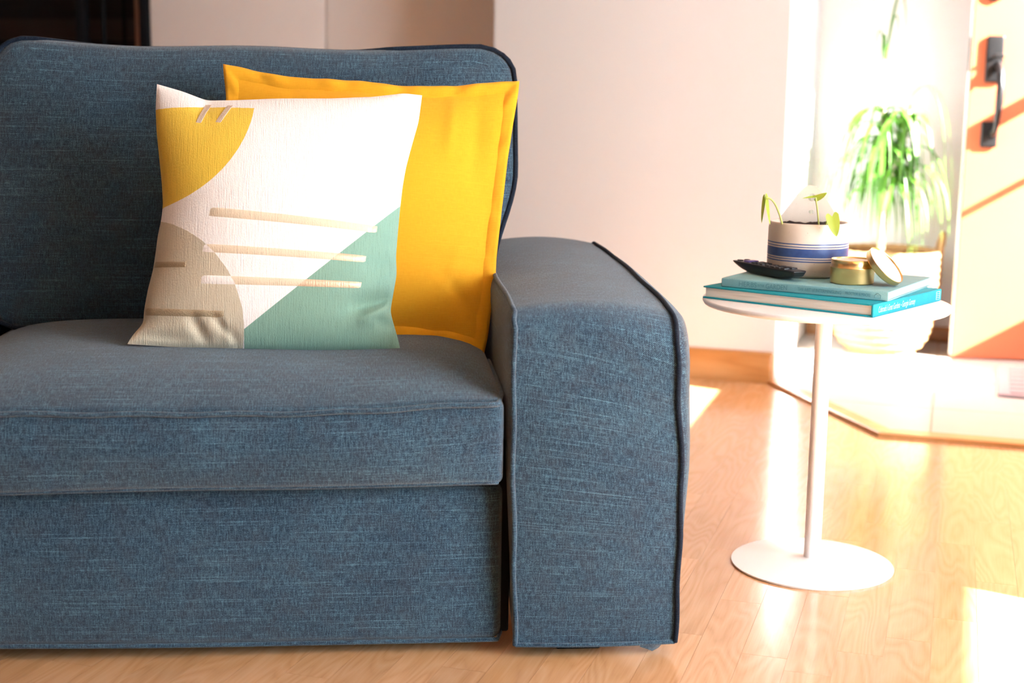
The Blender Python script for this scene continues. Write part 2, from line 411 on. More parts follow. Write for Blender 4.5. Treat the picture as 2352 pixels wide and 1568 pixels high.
# the visible end of the main baseboard is rounded over
mm = MB(); h, t = 0.097, 0.016; rows = []
for k in range(8):
    a = k/7*math.pi/2
    rows.append([(XC-0.012+0.012*math.sin(a)+0.0, YM-t*(1 if k < 7 else 0.2), z) for z in (0, h)])
P = [[(x, YM, 0), (x, YM-t, 0), (x, YM-t, h-0.014), (x, YM-t*0.8, h-0.004), (x, YM-t*0.3, h), (x, YM, h)] for x in (-1.41, -1.0, XC-0.02)]
for k in range(1, 6):
    a = k/5*math.pi/2; q = 1-math.cos(a)
    P.append([(XC-0.02+0.02*math.sin(a), YM, 0), (XC-0.02+0.02*math.sin(a), YM-t*(1-0.6*q), 0), (XC-0.02+0.02*math.sin(a), YM-t*(1-0.6*q), h-0.014-0.012*q),
              (XC-0.02+0.02*math.sin(a), YM-t*0.8*(1-0.6*q), h-0.004-0.014*q), (XC-0.02+0.02*math.sin(a), YM-t*0.3, h-0.014*q), (XC-0.02+0.02*math.sin(a), YM, h-0.014*q)])
mm.quadgrid(P, flip=True); mm.face(P[-1], flip=True)
tag(mm.build('baseboard_back', M['oak'], sharp=40), 'orange oak baseboard under the warm white wall', kind='structure')
baseboard('baseboard_alcove', XC+0.002, XN, YB, 0.062, 0.014, M['oak'], 'oak baseboard behind the basket')

# floor strips: three-strip laminate, staggered, each piece its own board
SW = 0.0717; X0 = -0.42
mshs = []
for v in range(6):
    mm = MB(); Lh = (0.34, 0.40, 0.46, 0.42, 0.37, 0.44)[v]
    g = 0.00025
    mm.box(-SW/2+g, SW/2-g, -Lh/2+g, Lh/2-g, -0.0012, 0.0, r=0.0)
    o = mm.build('plank', M['floor'], smooth=False); mshs.append((o.data, Lh)); bpy.data.objects.remove(o)
rng = random.Random(3); cnt = 0
for i in range(-16, 10):
    xc = X0+(i+0.5)*SW
    y = (0.9 if xc < -0.55 else 1.55)+rng.random()*0.42-0.3
    ymax = 1.75 if xc < -1.35 else (4.40 if xc < -0.2 else 3.78)
    if xc < -1.0: y -= 0.1
    while y < ymax:
        me, Lh = mshs[rng.randrange(6)]
        yc = y+Lh/2
        # skip what the sofa stands on and hides
        lx, ly = xc+0.378, yc-2.136
        sx_ = lx*math.cos(R(22.4))+ly*math.sin(R(22.4)); sy_ = -lx*math.sin(R(22.4))+ly*math.cos(R(22.4))
        if not (sx_ < -0.10 and 0.38 < sy_):
            o = bpy.data.objects.new('plank', me); COL.objects.link(o); o.parent = fl; o.location = (xc, yc, 0); cnt += 1
        y += Lh
print('planks', cnt)

# tiled entry, a little above the laminate, with wood edging
tl = bpy.data.objects.new('floor_tiling', None)
mm = MB(); TZ = 0.008
poly = [(-0.148, 3.83), (0.94, 3.83), (0.94, YB), (XC, YB), (XC, 4.40)]
mm.face([(x, y, TZ-0.002) for x, y in poly])
gr = mm.build('floor_entry', M['grout'], smooth=False); tag(gr, 'cream tiled entry floor', kind='structure')
def clip(pl, a, b, c):                      # keep a*x+b*y>=c
    out = []
    for k in range(len(pl)):
        p, q = pl[k], pl[(k+1) % len(pl)]; dp, dq = a*p[0]+b*p[1]-c, a*q[0]+b*q[1]-c
        if dp >= 0: out.append(p)
        if dp*dq < 0:
            t_ = dp/(dp-dq); out.append((p[0]+(q[0]-p[0])*t_, p[1]+(q[1]-p[1])*t_))
    return out
dn = (4.40-3.83, -(XC+0.148)); dl = math.hypot(*dn); dn = (dn[0]/dl, dn[1]/dl); dc = dn[0]*-0.148+dn[1]*3.83
TS = 0.43
for i in range(-2, 3):
    for j in range(0, 4):
        x0, x1 = -0.022+i*TS, -0.022+(i+1)*TS; y0, y1 = 3.725+j*TS, 3.725+(j+1)*TS
        g = 0.003
        pl = [(max(x0+g, XC+0.002), max(y0+g, 3.832)), (min(x1-g, 0.938), max(y0+g, 3.832)), (min(x1-g, 0.938), min(y1-g, YB-0.002)), (max(x0+g, XC+0.002), min(y1-g, YB-0.002))]
        if pl[0][0] >= pl[1][0]-0.01 or pl[0][1] >= pl[2][1]-0.01: continue
        pl = clip(pl, dn[0], dn[1], dc+0.003)
        if len(pl) < 3: continue
        mm = MB(); mm.face([(x, y, TZ) for x, y in pl])
        for k in range(len(pl)):
            p, q = pl[k], pl[(k+1) % len(pl)]
            mm.face([(*p, TZ-0.004), (*q, TZ-0.004), (*q, TZ), (*p, TZ)])
        mm.build('tile', M['tile'], gr, smooth=False)
def edging(name, a, b, a2, b2, label):
    """a-b outer line at floor level, a2-b2 inner line at tile level."""
    mm = MB(); z = 0.011
    mm.face([(*a, 0.0), (*b, 0.0), (*b, z-0.002), (*a, z-0.002)])
    o1 = [a[0]+(a2[0]-a[0])*0.15, a[1]+(a2[1]-a[1])*0.15]; o2 = [b[0]+(b2[0]-b[0])*0.15, b[1]+(b2[1]-b[1])*0.15]
    mm.face([(*a, z-0.002), (*b, z-0.002), (*o2, z), (*o1, z)]); mm.face([(*o1, z), (*o2, z), (*b2, z), (*a2, z)])
    mm.face([(*a2, z), (*b2, z), (*b2, 0), (*a2, 0)]); mm.face([(*a, 0), (*a, z-0.002), (*o1, z), (*a2, z), (*a2, 0)]); mm.face([(*b, 0), (*b, z-0.002), (*o2, z), (*b2, z), (*b2, 0)], flip=True)
    return tag(mm.build(name, M['oak'], smooth=False), label, kind='structure')
edging('trim_4', (-0.150, 3.775), (0.94, 3.775), (-0.126, 3.832), (0.94, 3.832), 'wood edging strip along the front of the tiles')
edging('trim_5', (-0.512, 4.370), (-0.151, 3.775), (-0.47, 4.40), (-0.127, 3.833), 'wood edging strip along the slanting side of the tiles')

# ------------------------------------------------------------------ entry door, opened into the room
DA = R(8.5)
dr = bpy.data.objects.new('door_1', None)
mm = MB(); mm.rbox((0, 0, 0.012), (0.93, 0.044, 2.03), 0.003, (1, 1, 1), 2)
dr = mm.build('door_1', M['door'], smooth=True, loc=(0.022, 5.0, 0), rot=(0, 0, DA), sharp=50)
tag(dr, 'orange stained entry door standing open with black handle', kind='structure')
strip = boxo('weather_strip', M['white'], -0.003, 0.0, 0.006, 0.038, 0.02, 2.02, dr)
boxo('latch_plate', M['iron'], -0.0045, -0.003, 0.010, 0.034, 0.96, 1.07, dr)
hd = bpy.data.objects.new('pull_handle', None); COL.objects.link(hd); hd.parent = dr; tag(hd, 'black iron pull handle with thumb latch')
mm = MB(); mm.rbox((0.044, -0.016, 0.925), (0.100, 0.0, 1.075), 0.007, (1, 1, 2), 3); mm.build('upper_plate', M['iron'], hd)
mm = MB(); mm.rbox((0.044, -0.016, 0.715), (0.098, 0.0, 0.800), 0.007, (1, 1, 1), 3); mm.build('lower_plate', M['iron'], hd)
gp = [(0.082, -0.010, 0.985), (0.084, -0.035, 0.972), (0.086, -0.058, 0.945), (0.087, -0.066, 0.905), (0.086, -0.066, 0.86), (0.084, -0.062, 0.815), (0.083, -0.052, 0.782), (0.082, -0.034, 0.764), (0.08, -0.010, 0.757)]
mm = MB(); mm.tube(gp, [0.012, 0.012, 0.012, 0.013, 0.0135, 0.011, 0.0095, 0.011, 0.013], 10); mm.build('grip', M['iron'], hd)
mm = MB(); mm.tube([(0.072, -0.012, 1.004), (0.074, -0.04, 1.012), (0.075, -0.056, 1.006)], [0.005, 0.006, 0.005], 8)
mm.rbox((0.058, -0.066, 1.003), (0.094, -0.052, 1.016), 0.004, (1, 1, 1), 2); mm.build('thumb_latch', M['iron'], hd)
mm = MB(); mm.tube([(0.062, 0.0, 1.215), (0.062, -0.012, 1.215), (0.062, -0.016, 1.215)], [0.032, 0.030, 0.022], 24); o = mm.build('deadbolt', M['iron'], dr); tag(o, 'round black deadbolt above the pull handle')
# storm door frame in the doorway: its rails throw the slanting bars of shade on the door
sdm = MB(); y0, y1 = DOORWAY[0]+0.002, DOORWAY[1]-0.002
sdm.box(XN+0.05, XN+0.085, y0, y0+0.03, 0, 2.07); sdm.box(XN+0.05, XN+0.085, y1-0.05, y1, 0, 2.07); sdm.box(XN+0.05, XN+0.085, y0+0.03, y1-0.05, 2.0, 2.07)
sdo = sdm.build('door_4', M['white'], smooth=False); tag(sdo, kind='structure')
o = MB(); o.box(XN+0.055, XN+0.08, y0+0.03, y1-0.05, 0.0, 0.61); o.build('kick_panel', M['white'], sdo, smooth=False)
o = MB(); o.box(XN+0.055, XN+0.08, y0+0.03, y1-0.05, 1.335, 1.375); o.build('rail', M['white'], sdo, smooth=False)
o = MB(); o.box(XN+0.06, XN+0.072, y0+0.03, y1-0.05, 1.085, 1.105); o.build('rail', M['white'], sdo, smooth=False)

# doormat
mt = thing('doormat', 'pale pink ribbed doormat on the tiles below the orange door', 'doormat', (0.158, 4.385, TZ), (0, 0, R(-1)))
mm = MB(); mm.rbox((0, 0, 0), (0.75, 0.50, 0.009), 0.004, (2, 2, 1), 2); mm.build('mat_base', M['mat'], mt)
for k in range(7):
    o = MB(); o.rbox((0.035, 0.028+k*0.066, 0.008), (0.715, 0.028+k*0.066+0.050, 0.013), 0.002, (1, 1, 1), 2); o.build('rib', M['mat'], mt)
    if k < 6:
        o = MB(); o.box(0.035, 0.715, 0.0795+k*0.066, 0.0925+k*0.066, 0.0085, 0.0097); o.build('stripe', M['matline'], mt, smooth=False)

# ------------------------------------------------------------------ sofa
SOFA = (-0.378, 2.136, 0.0); SROT = R(22.4)
sofa = thing('sofa', 'blue woven fabric sofa with wide arm on the wooden floor', 'sofa', SOFA, (0, 0, SROT))
CW = 0.886
def lag(u, a, b, c):                        # quadratic through u=0, .5, 1
    return a*(2*u-1)*(u-1)+b*4*u*(1-u)+c*u*(2*u-1)
def arm_path(zk, r, ztop, zend, xb, xm, xt, depth=0.93, nb=22):
    """Profile polyline: up the front, round the corner, along the top, down the back."""
    pts = []
    for k in range(nb+1):
        t = k/nb; z = 0.02+(zk-r-0.02)*t
        pts.append((xb+(xm-xb)*math.sin(math.pi*min(1, t*0.75)/1.5)+(xt-xm)*sstep(0.6, 1, t), -0.010*math.sin(math.pi*t)**0.8, z))
    for k in range(1, 13):
        a = k/12*math.pi/2; pts.append((xt, r*(1-math.cos(a)), zk-r+r*math.sin(a)))
    for k in range(1, 21):
        t = k/20; y = r+(depth-0.05-r)*t; pts.append((xt, y, zk+(zend-zk)*min(1, t*1.6)**0.7))
    z0 = pts[-1][2]
    for k in range(1, 7):
        a = k/6*math.pi/2; pts.append((xt, depth-0.05+0.05*math.sin(a), z0-0.05*(1-math.cos(a))))
    for k in range(1, 7): pts.append((xt, depth, (z0-0.05)*(1-k/6)+0.02*k/6))
    return pts
def make_arm(mirror=False, off=0.0):
    Lp = arm_path(0.549, 0.035, 0.55, 0.556, -0.2515, -0.262, -0.260)
    Cp = arm_path(0.556, 0.065, 0.56, 0.572, -0.128, -0.13, -0.134)
    Rp = arm_path(0.538, 0.085, 0.55, 0.558, 0.0, -0.001, -0.010)
    def T(p):
        x = p[0]
        if mirror: x = -x
        return (x+off, p[1], p[2])
    n = len(Lp); rows = []
    for i in range(n):
        row = []
        for j in range(13):
            u = j/12; c = list(Cp[i])
            c[1] -= 0.012*math.sin(math.pi*min(1, i/22)) if i <= 22 else 0
            row.append(T([lag(u, Lp[i][k], c[k], Rp[i][k]) for k in range(3)]))
        rows.append(row)
    mm = MB(); mm.quadgrid(rows, flip=mirror)
    for path, sg, bl in ((Lp, -1, 0.012), (Rp, 1, 0.036)):
        cyz = (0.47, 0.29); G = []; U = []
        for s in (1.0, 0.99, 0.975, 0.95, 0.92, 0.85, 0.7, 0.5, 0.25, 0.02):
            q_ = 1-min(1, (1-s)/0.09); bf = math.sqrt(max(0, 1-q_*q_))*0.75+(1-s)*0.25
            row = []
            for p in path:
                y = cyz[0]+(p[1]-cyz[0])*s; z = cyz[1]+(p[2]-cyz[1])*s
                x = (p[0] if s > 0.8 else path[0][0]+(p[0]-path[0][0])*s)+sg*bl*bf*(0.35+0.65*sstep(0.1, 0.45, z))
                row.append(T((x, y, z)))
            G.append(row); U.append([(p[1], p[2]) for p in row])
        mm.quadgrid(G, uvs=U, flip=(sg > 0) ^ mirror)
    arm = mm.build('armrest', M['sofa'], sofa, sharp=35)
    for path, dx in ((Lp, -0.001), (Rp, 0.001)):
        mm = MB(); rp = random.Random(5)
        mm.tube([T((p[0]+dx+0.0012*math.sin(i*0.9), p[1]-0.002, p[2]+0.001)) for i, p in enumerate(path[:60])], 0.0042, 8)
        mm.build('piping', M['sofa' if dx < 0 else 'piping'], arm)
    mm = MB(); mm.tube([T((lag(u/14, Lp[0][0], Cp[0][0], Rp[0][0]), -0.006*math.sin(math.pi*u/14)-0.001, 0.021)) for u in range(15)], 0.0038, 8); mm.build('hem', M['sofa'], arm)
    if not mirror:                          # slack corner of the cover touching the floor
        G = []
        for k in range(6):
            t = k/5
            G.append([T((-0.055+0.055*j/5, -0.004+0.03*t*(j/5), 0.022-(0.002+0.016*math.sin(math.pi*min(1, (j+0.4)/5.2))**0.8)*t+0.002*math.sin(j*2.1))) for j in range(6)])
        mm = MB(); mm.quadgrid(G); mm.build('cover_corner', M['sofa'], arm)
    return arm
make_arm()
SWID = 2.28
make_arm(True, -SWID)
# base
def base_def(p):
    x, y, z = p
    if y < 0.3:
        y -= 0.014*math.sin(math.pi*min(1, max(0, (z-0.02)/0.26)))*(1-abs((x+1.14)/0.87)**8)
        y += 0.0025*math.sin(x*9)*sstep(0.3, 0.05, z)
    z += 0.003*math.sin(x*5+1) if z < 0.1 else 0
    return (x, y, z)
mm = MB(); mm.rbox((-2.008, 0.026, 0.020), (-0.272, 0.93, 0.272), 0.016, (40, 6, 8), 3, base_def)
bs = mm.build('base', M['sofa'], sofa)
mm = MB(); mm.tube([(-2.0+1.722*k/50, 0.026+0.0025*math.sin((-2.0+1.722*k/50)*9), 0.022+0.003*math.sin((-2.0+1.722*k/50)*5+1)) for k in range(51)]+[(-0.272, 0.045, 0.026)], 0.004, 8); mm.build('hem', M['sofa'], bs)
# seat cushions
def make_seat(x0, x1):
    xc, hw = (x0+x1)/2, (x1-x0)/2
    def dome(x, y):
        u = abs((x-xc)/hw); f = max(0.0, 1-u**7)**0.8
        v = max(0.0, y+0.01); g = (1-(1-min(1, v/0.26))**2.4)
        b = 1-0.10*sstep(0.45, 0.8, y)
        return 0.056*(0.12+0.88*f)*g*b+0.006*math.sin(x*7+1)*f*g*0.6
    def df(p):
        x, y, z = p; u = (x-xc)/hw
        t = sstep(0.385, 0.400, z)
        sag = 0.010*(1-sstep(-0.25, 1.0, u))-0.006*(u > 0)*u*u
        rise = 0.010*sstep(0.3, 1.0, u)
        z0 = z
        if z > 0.33: z = z+t*dome(x, y)-0.004*(1-u*u)
        if y < 0.1:
            bul = math.sin(math.pi*min(1, max(0, (z0-0.275)/0.125)))
            y -= 0.016*bul*(1-abs(u)**6)
            y -= 0.006*math.exp(-((x+0.935)/0.012)**2)*-1*bul*0.8       # crease near the left
            y += 0.004*math.sin(x*23+z0*30)*bul*0.25
        z -= 0.012*sstep(0, 1, -u)*0.5 if z0 < 0.3 else 0
        z += rise*(1.0 if z0 > 0.33 else 0.4)
        return (x, y, z)
    mm = MB(); mm.rbox((x0, -0.012, 0.277), (x1, 0.62, 0.402), 0.013, (46, 30, 10), 4, df)
    sc = mm.build('seat_cushion', M['sofa'], sofa)
    def edge(z, r0, off):
        pts = [(x0+0.004, 0.30-0.3*k/8, z) for k in range(8)]+[(x0+0.010+(x1-x0-0.020)*k/46, -0.011+off, z) for k in range(47)]+[(x1-0.001, 0.04+0.3*k/8, z) for k in range(8)]
        return [np.array(df(p))+np.array((0, -r0*0.35, 0)) for p in pts]
    mm = MB(); mm.tube([p+np.array((0, -0.001, 0.003+0.0012*math.sin(k*0.8))) for k, p in enumerate(edge(0.396, 0.004, 0.0))], 0.0042, 8); mm.build('piping', M['sofa'], sc)
    mm = MB(); mm.tube([p+np.array((0, 0.002, 0)) for p in edge(0.281, 0.0035, 0.003)], 0.0036, 8); mm.build('piping', M['sofa'], sc)
make_seat(-1.160, -0.275)
make_seat(-2.006, -1.163)
# back cushions
BT = R(14.5)
def make_back(x0, x1, flare):
    xc, hw = (x0+x1)/2, (x1-x0)/2; H0 = 0.525; Tk = 0.20; Rc = 0.06
    def df(p):                              # p in cushion frame: x, c (0 front .. Tk back), b height
        x, c, b = p; bx, bb = x-xc, b-H0/2; hh = H0/2
        # round the outline corners
        ix, ib = max(-(hw-Rc), min(hw-Rc, bx)), max(-(hh-Rc), min(hh-Rc, bb)); dx, db = bx-ix, bb-ib
        l = math.hypot(dx, db); mxx = max(abs(dx), abs(db))
        if l > 1e-6 and abs(dx) > 1e-6 and abs(db) > 1e-6: bx, bb = ix+dx/l*mxx, ib+db/l*mxx
        u, v = bx/hw, bb/hh
        k = 1-c/Tk
        bulge = 0.062*max(0, 1-abs(u)**2.6)**0.8*max(0, 1-abs(v)**2.6)**0.75
        c2 = c-bulge*sstep(0.3, 1, k)
        z = bb+hh
        # sides swell
        bx *= 1+0.018*(1-v*v)*math.sin(math.pi*min(1, max(0, c/Tk)))
        bx += (flare*sstep(0.10, 0.30, z))*max(0, u)**3
        z += 0.003*math.cos(u*7)*sstep(0.3, 0.5, z)+0.008*u*u*sstep(0.3, 0.5, z)
        X, Y, Z = xc+bx, 0.508, 0.438
        return (X, Y+z*math.sin(BT)+c2*math.cos(BT), Z+z*math.cos(BT)-c2*math.sin(BT)*0.3)
    mm = MB(); mm.rbox((x0, 0, 0), (x1, Tk, H0), 0.014, (36, 4, 26), 3, df)
    bc = mm.build('back_cushion', M['sofa'], sofa)
    loop = []
    n = 36
    for k in range(n): loop.append((x0+(x1-x0)*k/n, H0))
    for k in range(24): loop.append((x1, H0-H0*k/24))
    for k in range(n): loop.append((x1-(x1-x0)*k/n, 0))
    for k in range(24): loop.append((x0, H0*k/24))
    mm = MB(); pc = lambda x, b: 0.003+(0.05*sstep(0.06, 0.2, (x-x0)/(x1-x0))*(1-sstep(0.70, 0.80, (x-x0)/(x1-x0))) if b > H0-1e-6 else 0)
    mm.tube([np.array(df((x, pc(x, b), b)))+np.array((0, -0.001, 0.0)) for x, b in loop], 0.0045, 8, closed=True); mm.build('piping', M['piping'], bc)
make_back(-1.166, -0.252, 0.045)
make_back(-2.045, -1.186, 0.0)
mm = MB(); mm.rbox((-2.02, 0.78, 0.25), (-0.262, 0.945, 0.74), 0.05, (20, 3, 8), 4); mm.build('back_frame', M['sofa'], sofa)
for xx in ((-0.300, -0.2585), (-2.0215, -1.98)):
    mm = MB(); mm.rbox((xx[0], 0.045, 0.025), (xx[1], 0.90, 0.34), 0.004, (1, 2, 2), 2); mm.build('gap_shade_filler', M['black'], sofa)  # black filler standing in for the shade in the gap by the arm
for (lx, ly) in ((-0.184, 0.028), (-2.16, 0.028), (-0.184, 0.82), (-2.16, 0.82)):
    mm = MB(); mm.rbox((lx, ly, 0.0), (lx+0.072, ly+0.072, 0.05), 0.004, (1, 1, 1), 2, lambda p: (p[0], p[1], p[2])); mm.build('leg', M['black'], sofa)

# ------------------------------------------------------------------ pillows
def resample(pts, n):
    P = np.array(pts, float); d = np.r_[0, np.cumsum(np.linalg.norm(np.diff(P, axis=0), axis=1))]; d /= d[-1]
    t = np.linspace(0, 1, n)
    X = np.stack([np.interp(t, d, P[:, k]) for k in range(2)], 1)
    for _ in range(3):                      # ease the polyline
        X[1:-1] = 0.25*X[:-2]+0.5*X[1:-1]+0.25*X[2:]
    return X
class Pillow:
    def __init__(s, top, right, bottom, left, y0, z0, lean, n=97):
        s.n = n; s.top, s.bot = resample(top, n), resample(bottom, n)      # left->right
        s.rig, s.lef = resample(right[::-1], n), resample(left[::-1] if left[0][1] > left[-1][1] else left, n)  # bottom->top
        s.y0, s.z0, s.l = y0, z0, R(lean)
        t = np.linspace(0, 1, n); U, V = np.meshgrid(t, t)
        B, T_, Lf, Rg = s.bot[None], s.top[None], s.lef[:, None], s.rig[:, None]
        c00, c10, c01, c11 = s.bot[0], s.bot[-1], s.top[0], s.top[-1]
        u, v = U[..., None], V[..., None]
        s.S = (1-v)*B+v*T_+(1-u)*Lf+u*Rg-((1-u)*(1-v)*c00+u*(1-v)*c10+(1-u)*v*c01+u*v*c11)
        s.U, s.V = U, V
    def to3(s, S, h):
        x = S[..., 0]; t = S[..., 1]
        y = s.y0+t*math.sin(s.l)-h*math.cos(s.l); z = s.z0+t*math.cos(s.l)+h*math.sin(s.l)
        return np.stack([x, y, z], -1)
    def inv(s, p):                          # nearest (u,v) for plane point by bilinear refinement
        d = np.linalg.norm(s.S-np.array(p), axis=-1); i, j = np.unravel_index(d.argmin(), d.shape)
        i = min(max(i, 1), s.n-2); j = min(max(j, 1), s.n-2)
        J = np.stack([(s.S[i, j+1]-s.S[i, j-1])/2, (s.S[i+1, j]-s.S[i-1, j])/2], 1)
        du = np.linalg.solve(J, np.array(p)-s.S[i, j]); return (j+du[0])/(s.n-1), (i+du[1])/(s.n-1)
def pil_h(U, V, T, k=2.4, e=0.62):
    a = np.clip(1-np.abs(2*U-1)**k, 0, 1); b = np.clip(1-np.abs(2*V-1)**k, 0, 1)
    return T*(a*b)**e

# --- embroidered pillow
WT = [(-0.8312, 0.4573), (-0.7888, 0.4451), (-0.7492, 0.4297), (-0.6991, 0.4313), (-0.6307, 0.4354), (-0.5438, 0.4367), (-0.4709, 0.4409), (-0.4196, 0.4479), (-0.3902, 0.4445)]
WR = [(-0.3902, 0.4445), (-0.3964, 0.3975), (-0.4091, 0.3515), (-0.418, 0.3172), (-0.4239, 0.2832), (-0.4276, 0.2493), (-0.4321, 0.2008), (-0.4351, 0.1637), (-0.4338, 0.1341), (-0.4403, 0.0974), (-0.4447, 0.0718), (-0.439, 0.0499), (-0.4327, 0.0281), (-0.4285, 0.0078)]
WB = [(-0.8667, 0.0177), (-0.7928, 0.0126), (-0.6797, 0.0082), (-0.5839, 0.0059), (-0.4993, 0.0058), (-0.4285, 0.0078)]
WL = [(-0.8667, 0.0177), (-0.8601, 0.0305), (-0.8421, 0.0519), (-0.842, 0.0713), (-0.8367, 0.1073), (-0.8293, 0.1399), (-0.8258, 0.1691), (-0.8231, 0.1983), (-0.8182, 0.224), (-0.816, 0.2499), (-0.819, 0.2869), (-0.8244, 0.3315), (-0.8298, 0.3764), (-0.8322, 0.4141), (-0.8312, 0.4573)]
WP = Pillow(WT, WR, WB, WL, 0.20, 0.445, 20)
def fold(S, a, b, w, h):                    # ridge along segment a-b on the plane
    a, b = np.array(a), np.array(b); d = b-a; l = np.linalg.norm(d); d = d/l
    r = S-a; t = np.clip(r@d, 0, l); q = np.linalg.norm(r-t[..., None]*d, axis=-1)
    return h*np.exp(-(q/w)**2)*np.sin(np.pi*np.clip((t/l)*0.9+0.05, 0, 1))
def wfolds(S):
    h = np.zeros(S.shape[:-1])
    for a, b, w_, hh in (((-0.435, 0.098), (-0.515, 0.068), 0.012, -0.018), ((-0.437, 0.078), (-0.50, 0.045), 0.010, 0.012), ((-0.432, 0.045), (-0.47, 0.055), 0.007, -0.008),
                         ((-0.73, 0.058), (-0.685, 0.012), 0.007, -0.008), ((-0.765, 0.060), (-0.735, 0.012), 0.009, -0.009), ((-0.71, 0.05), (-0.70, 0.01), 0.006, 0.005),
                         ((-0.86, 0.030), (-0.76, 0.022), 0.008, -0.006), ((-0.435, 0.155), (-0.49, 0.13), 0.014, -0.010),
                         ((-0.75, 0.425), (-0.74, 0.40), 0.02, -0.004)):
        h += fold(S, a, b, w_, hh)
    return h
WTH = 0.075
hw_ = pil_h(WP.U, WP.V, WTH)+wfolds(WP.S)*np.clip(pil_h(WP.U, WP.V, 1)*4, 0, 1)
KS = np.array((-0.06, 0.175))                # the swell lifts the print up and to the left: undo that in the print's layout
WUV = WP.S+hw_[..., None]*KS
pw = thing('embroidered_pillow', 'white square pillow with yellow, beige and green embroidered shapes leaning in front', 'pillow', SOFA, (0, 0, SROT))
def wp_material(name, stripe=False):
    m, nt, b = new_mat(name)
    uv = N(nt, 'ShaderNodeTexCoord').outputs['UV']; sx = N(nt, 'ShaderNodeSeparateXYZ'); L(nt, uv, sx.inputs[0])
    wob = noise(nt, uv, 90, 2)
    s = math_(nt, 'ADD', sx.outputs[0], math_(nt, 'MULTIPLY', math_(nt, 'SUBTRACT', wob, 0.5), 0.002))
    t = math_(nt, 'ADD', sx.outputs[1], math_(nt, 'MULTIPLY', math_(nt, 'SUBTRACT', wob, 0.5), 0.002))
    def dist(c0, c1):
        a = math_(nt, 'SUBTRACT', s, c0); c = math_(nt, 'SUBTRACT', t, c1)
        return math_(nt, 'SQRT', math_(nt, 'ADD', math_(nt, 'MULTIPLY', a, a), math_(nt, 'MULTIPLY', c, c)))
    yel = math_(nt, 'MULTIPLY', math_(nt, 'LESS_THAN', dist(-0.868, 0.436), 0.200), math_(nt, 'LESS_THAN', t, math_(nt, 'MULTIPLY_ADD', math_(nt, 'ABSOLUTE', math_(nt, 'ADD', s, 0.75)), -0.03, 0.4145)))
    bei = math_(nt, 'LESS_THAN', dist(-0.865, 0.042), 0.1845)
    gre = math_(nt, 'MULTIPLY', math_(nt, 'LESS_THAN', t, math_(nt, 'MULTIPLY_ADD', s, 0.826, 0.0419+0.826*0.6802)), math_(nt, 'GREATER_THAN', s, -0.6805))
    if not stripe:
        cW, cY, cB, cG = (0.80, 0.765, 0.735), (0.74, 0.50, 0.055), (0.51, 0.45, 0.335), (0.19, 0.33, 0.26)
    else:
        cW, cY, cB, cG = (0.66, 0.55, 0.40), (0.50, 0.38, 0.25), (0.80, 0.755, 0.71), (0.62, 0.44, 0.30)
    col = mixc(nt, yel, cW, cY); col = mixc(nt, bei, col, cB); col = mixc(nt, gre, col, cG)
    yarn = noise(nt, scaled(nt, uv, (560, 32, 1)), 1, 2, 0.6)
    loops = noise(nt, scaled(nt, uv, (560, 320, 1)), 1, 2, 0.6)
    v = math_(nt, 'ADD', math_(nt, 'MULTIPLY', yarn, 0.8), math_(nt, 'MULTIPLY', loops, 0.5))
    col = mixc(nt, 1.0, col, ramp(nt, v, [(0.35, (0.80, 0.80, 0.78)), (0.62, (1.0, 1.0, 1.0)), (0.9, (1.06, 1.06, 1.06))]), 'MULTIPLY')
    L(nt, col, b.inputs['Base Color']); b.inputs['Roughness'].default_value = 0.9; b.inputs['Specular IOR Level'].default_value = 0.2
    b.inputs['Sheen Weight'].default_value = 0.15
    if stripe:
        b.inputs['Roughness'].default_value = 0.5; L(nt, math_(nt, 'MULTIPLY', gre, 0.45), b.inputs['Metallic'])
    bump(nt, b, v, 0.5, 0.0018)
    return m
M['embroid'] = wp_material('embroidered_cotton'); M['stripe'] = wp_material('gold_thread_stripe', True)
M['tan'] = plain('tan_metallic_thread', (0.58, 0.45, 0.34), 0.5, metal=0.1, var=0.4, vscale=700, bmp=0.8)
M['antique'] = plain('antique_gold_thread', (0.36, 0.27, 0.16), 0.5, metal=0.1, var=0.5, vscale=700, bmp=0.8)
M['canvas'] = weave('ecru_canvas', (0.6, 0.55, 0.5), (0.74, 0.69, 0.64), (0.82, 0.78, 0.73), pitch=0.0015, sheen=0.1, bstr=0.3)
mm = MB(); mm.quadgrid(WP.to3(WP.S, hw_), uvs=WUV); mm.build('pillow_front', M['embroid'], pw)
mm = MB(); mm.quadgrid(WP.to3(WP.S, -pil_h(WP.U, WP.V, WTH*0.8)), uvs=WP.S, flip=True); mm.build('pillow_back', M['canvas'], pw)
def stripe(q, mat='stripe', nu=40, nv=5, lift=0.0022):
    a, b_, c, d = [np.array(x) for x in q]; a, b_, c, d = a+(a-b_)*0.12, b_-(a-b_)*0.12, c+(c-d)*0.12, d-(c-d)*0.12   # top-left, bottom-left, top-right, bottom-right
    G = []; UVs = []
    for i in range(nv):
        row = []; ru = []
        for j in range(nu):
            u, v = j/(nu-1), i/(nv-1)
            p = (1-v)*((1-u)*b_+u*d)+v*((1-u)*a+u*c)
            p0 = p
            for _ in range(4):
                uu, vv = WP.inv(p); p = p0-KS*float(pil_h(np.array(uu), np.array(vv), WTH))
            uu, vv = WP.inv(p)
            h = float(pil_h(np.array(uu), np.array(vv), WTH))+float(wfolds(p[None])[0])*min(1, float(pil_h(np.array(uu), np.array(vv), 4)))
            e = min(1, min(v, 1-v)*6, min(u, 1-u)*(nu*0.5))
            row.append(WP.to3(p, h+lift*(e**0.5)-0.0006)); ru.append(tuple(p0))
        G.append(row); UVs.append(ru)
    m_ = MB(); m_.quadgrid(np.array(G), uvs=np.array(UVs)); return m_.build('stripe', M[mat], pw)
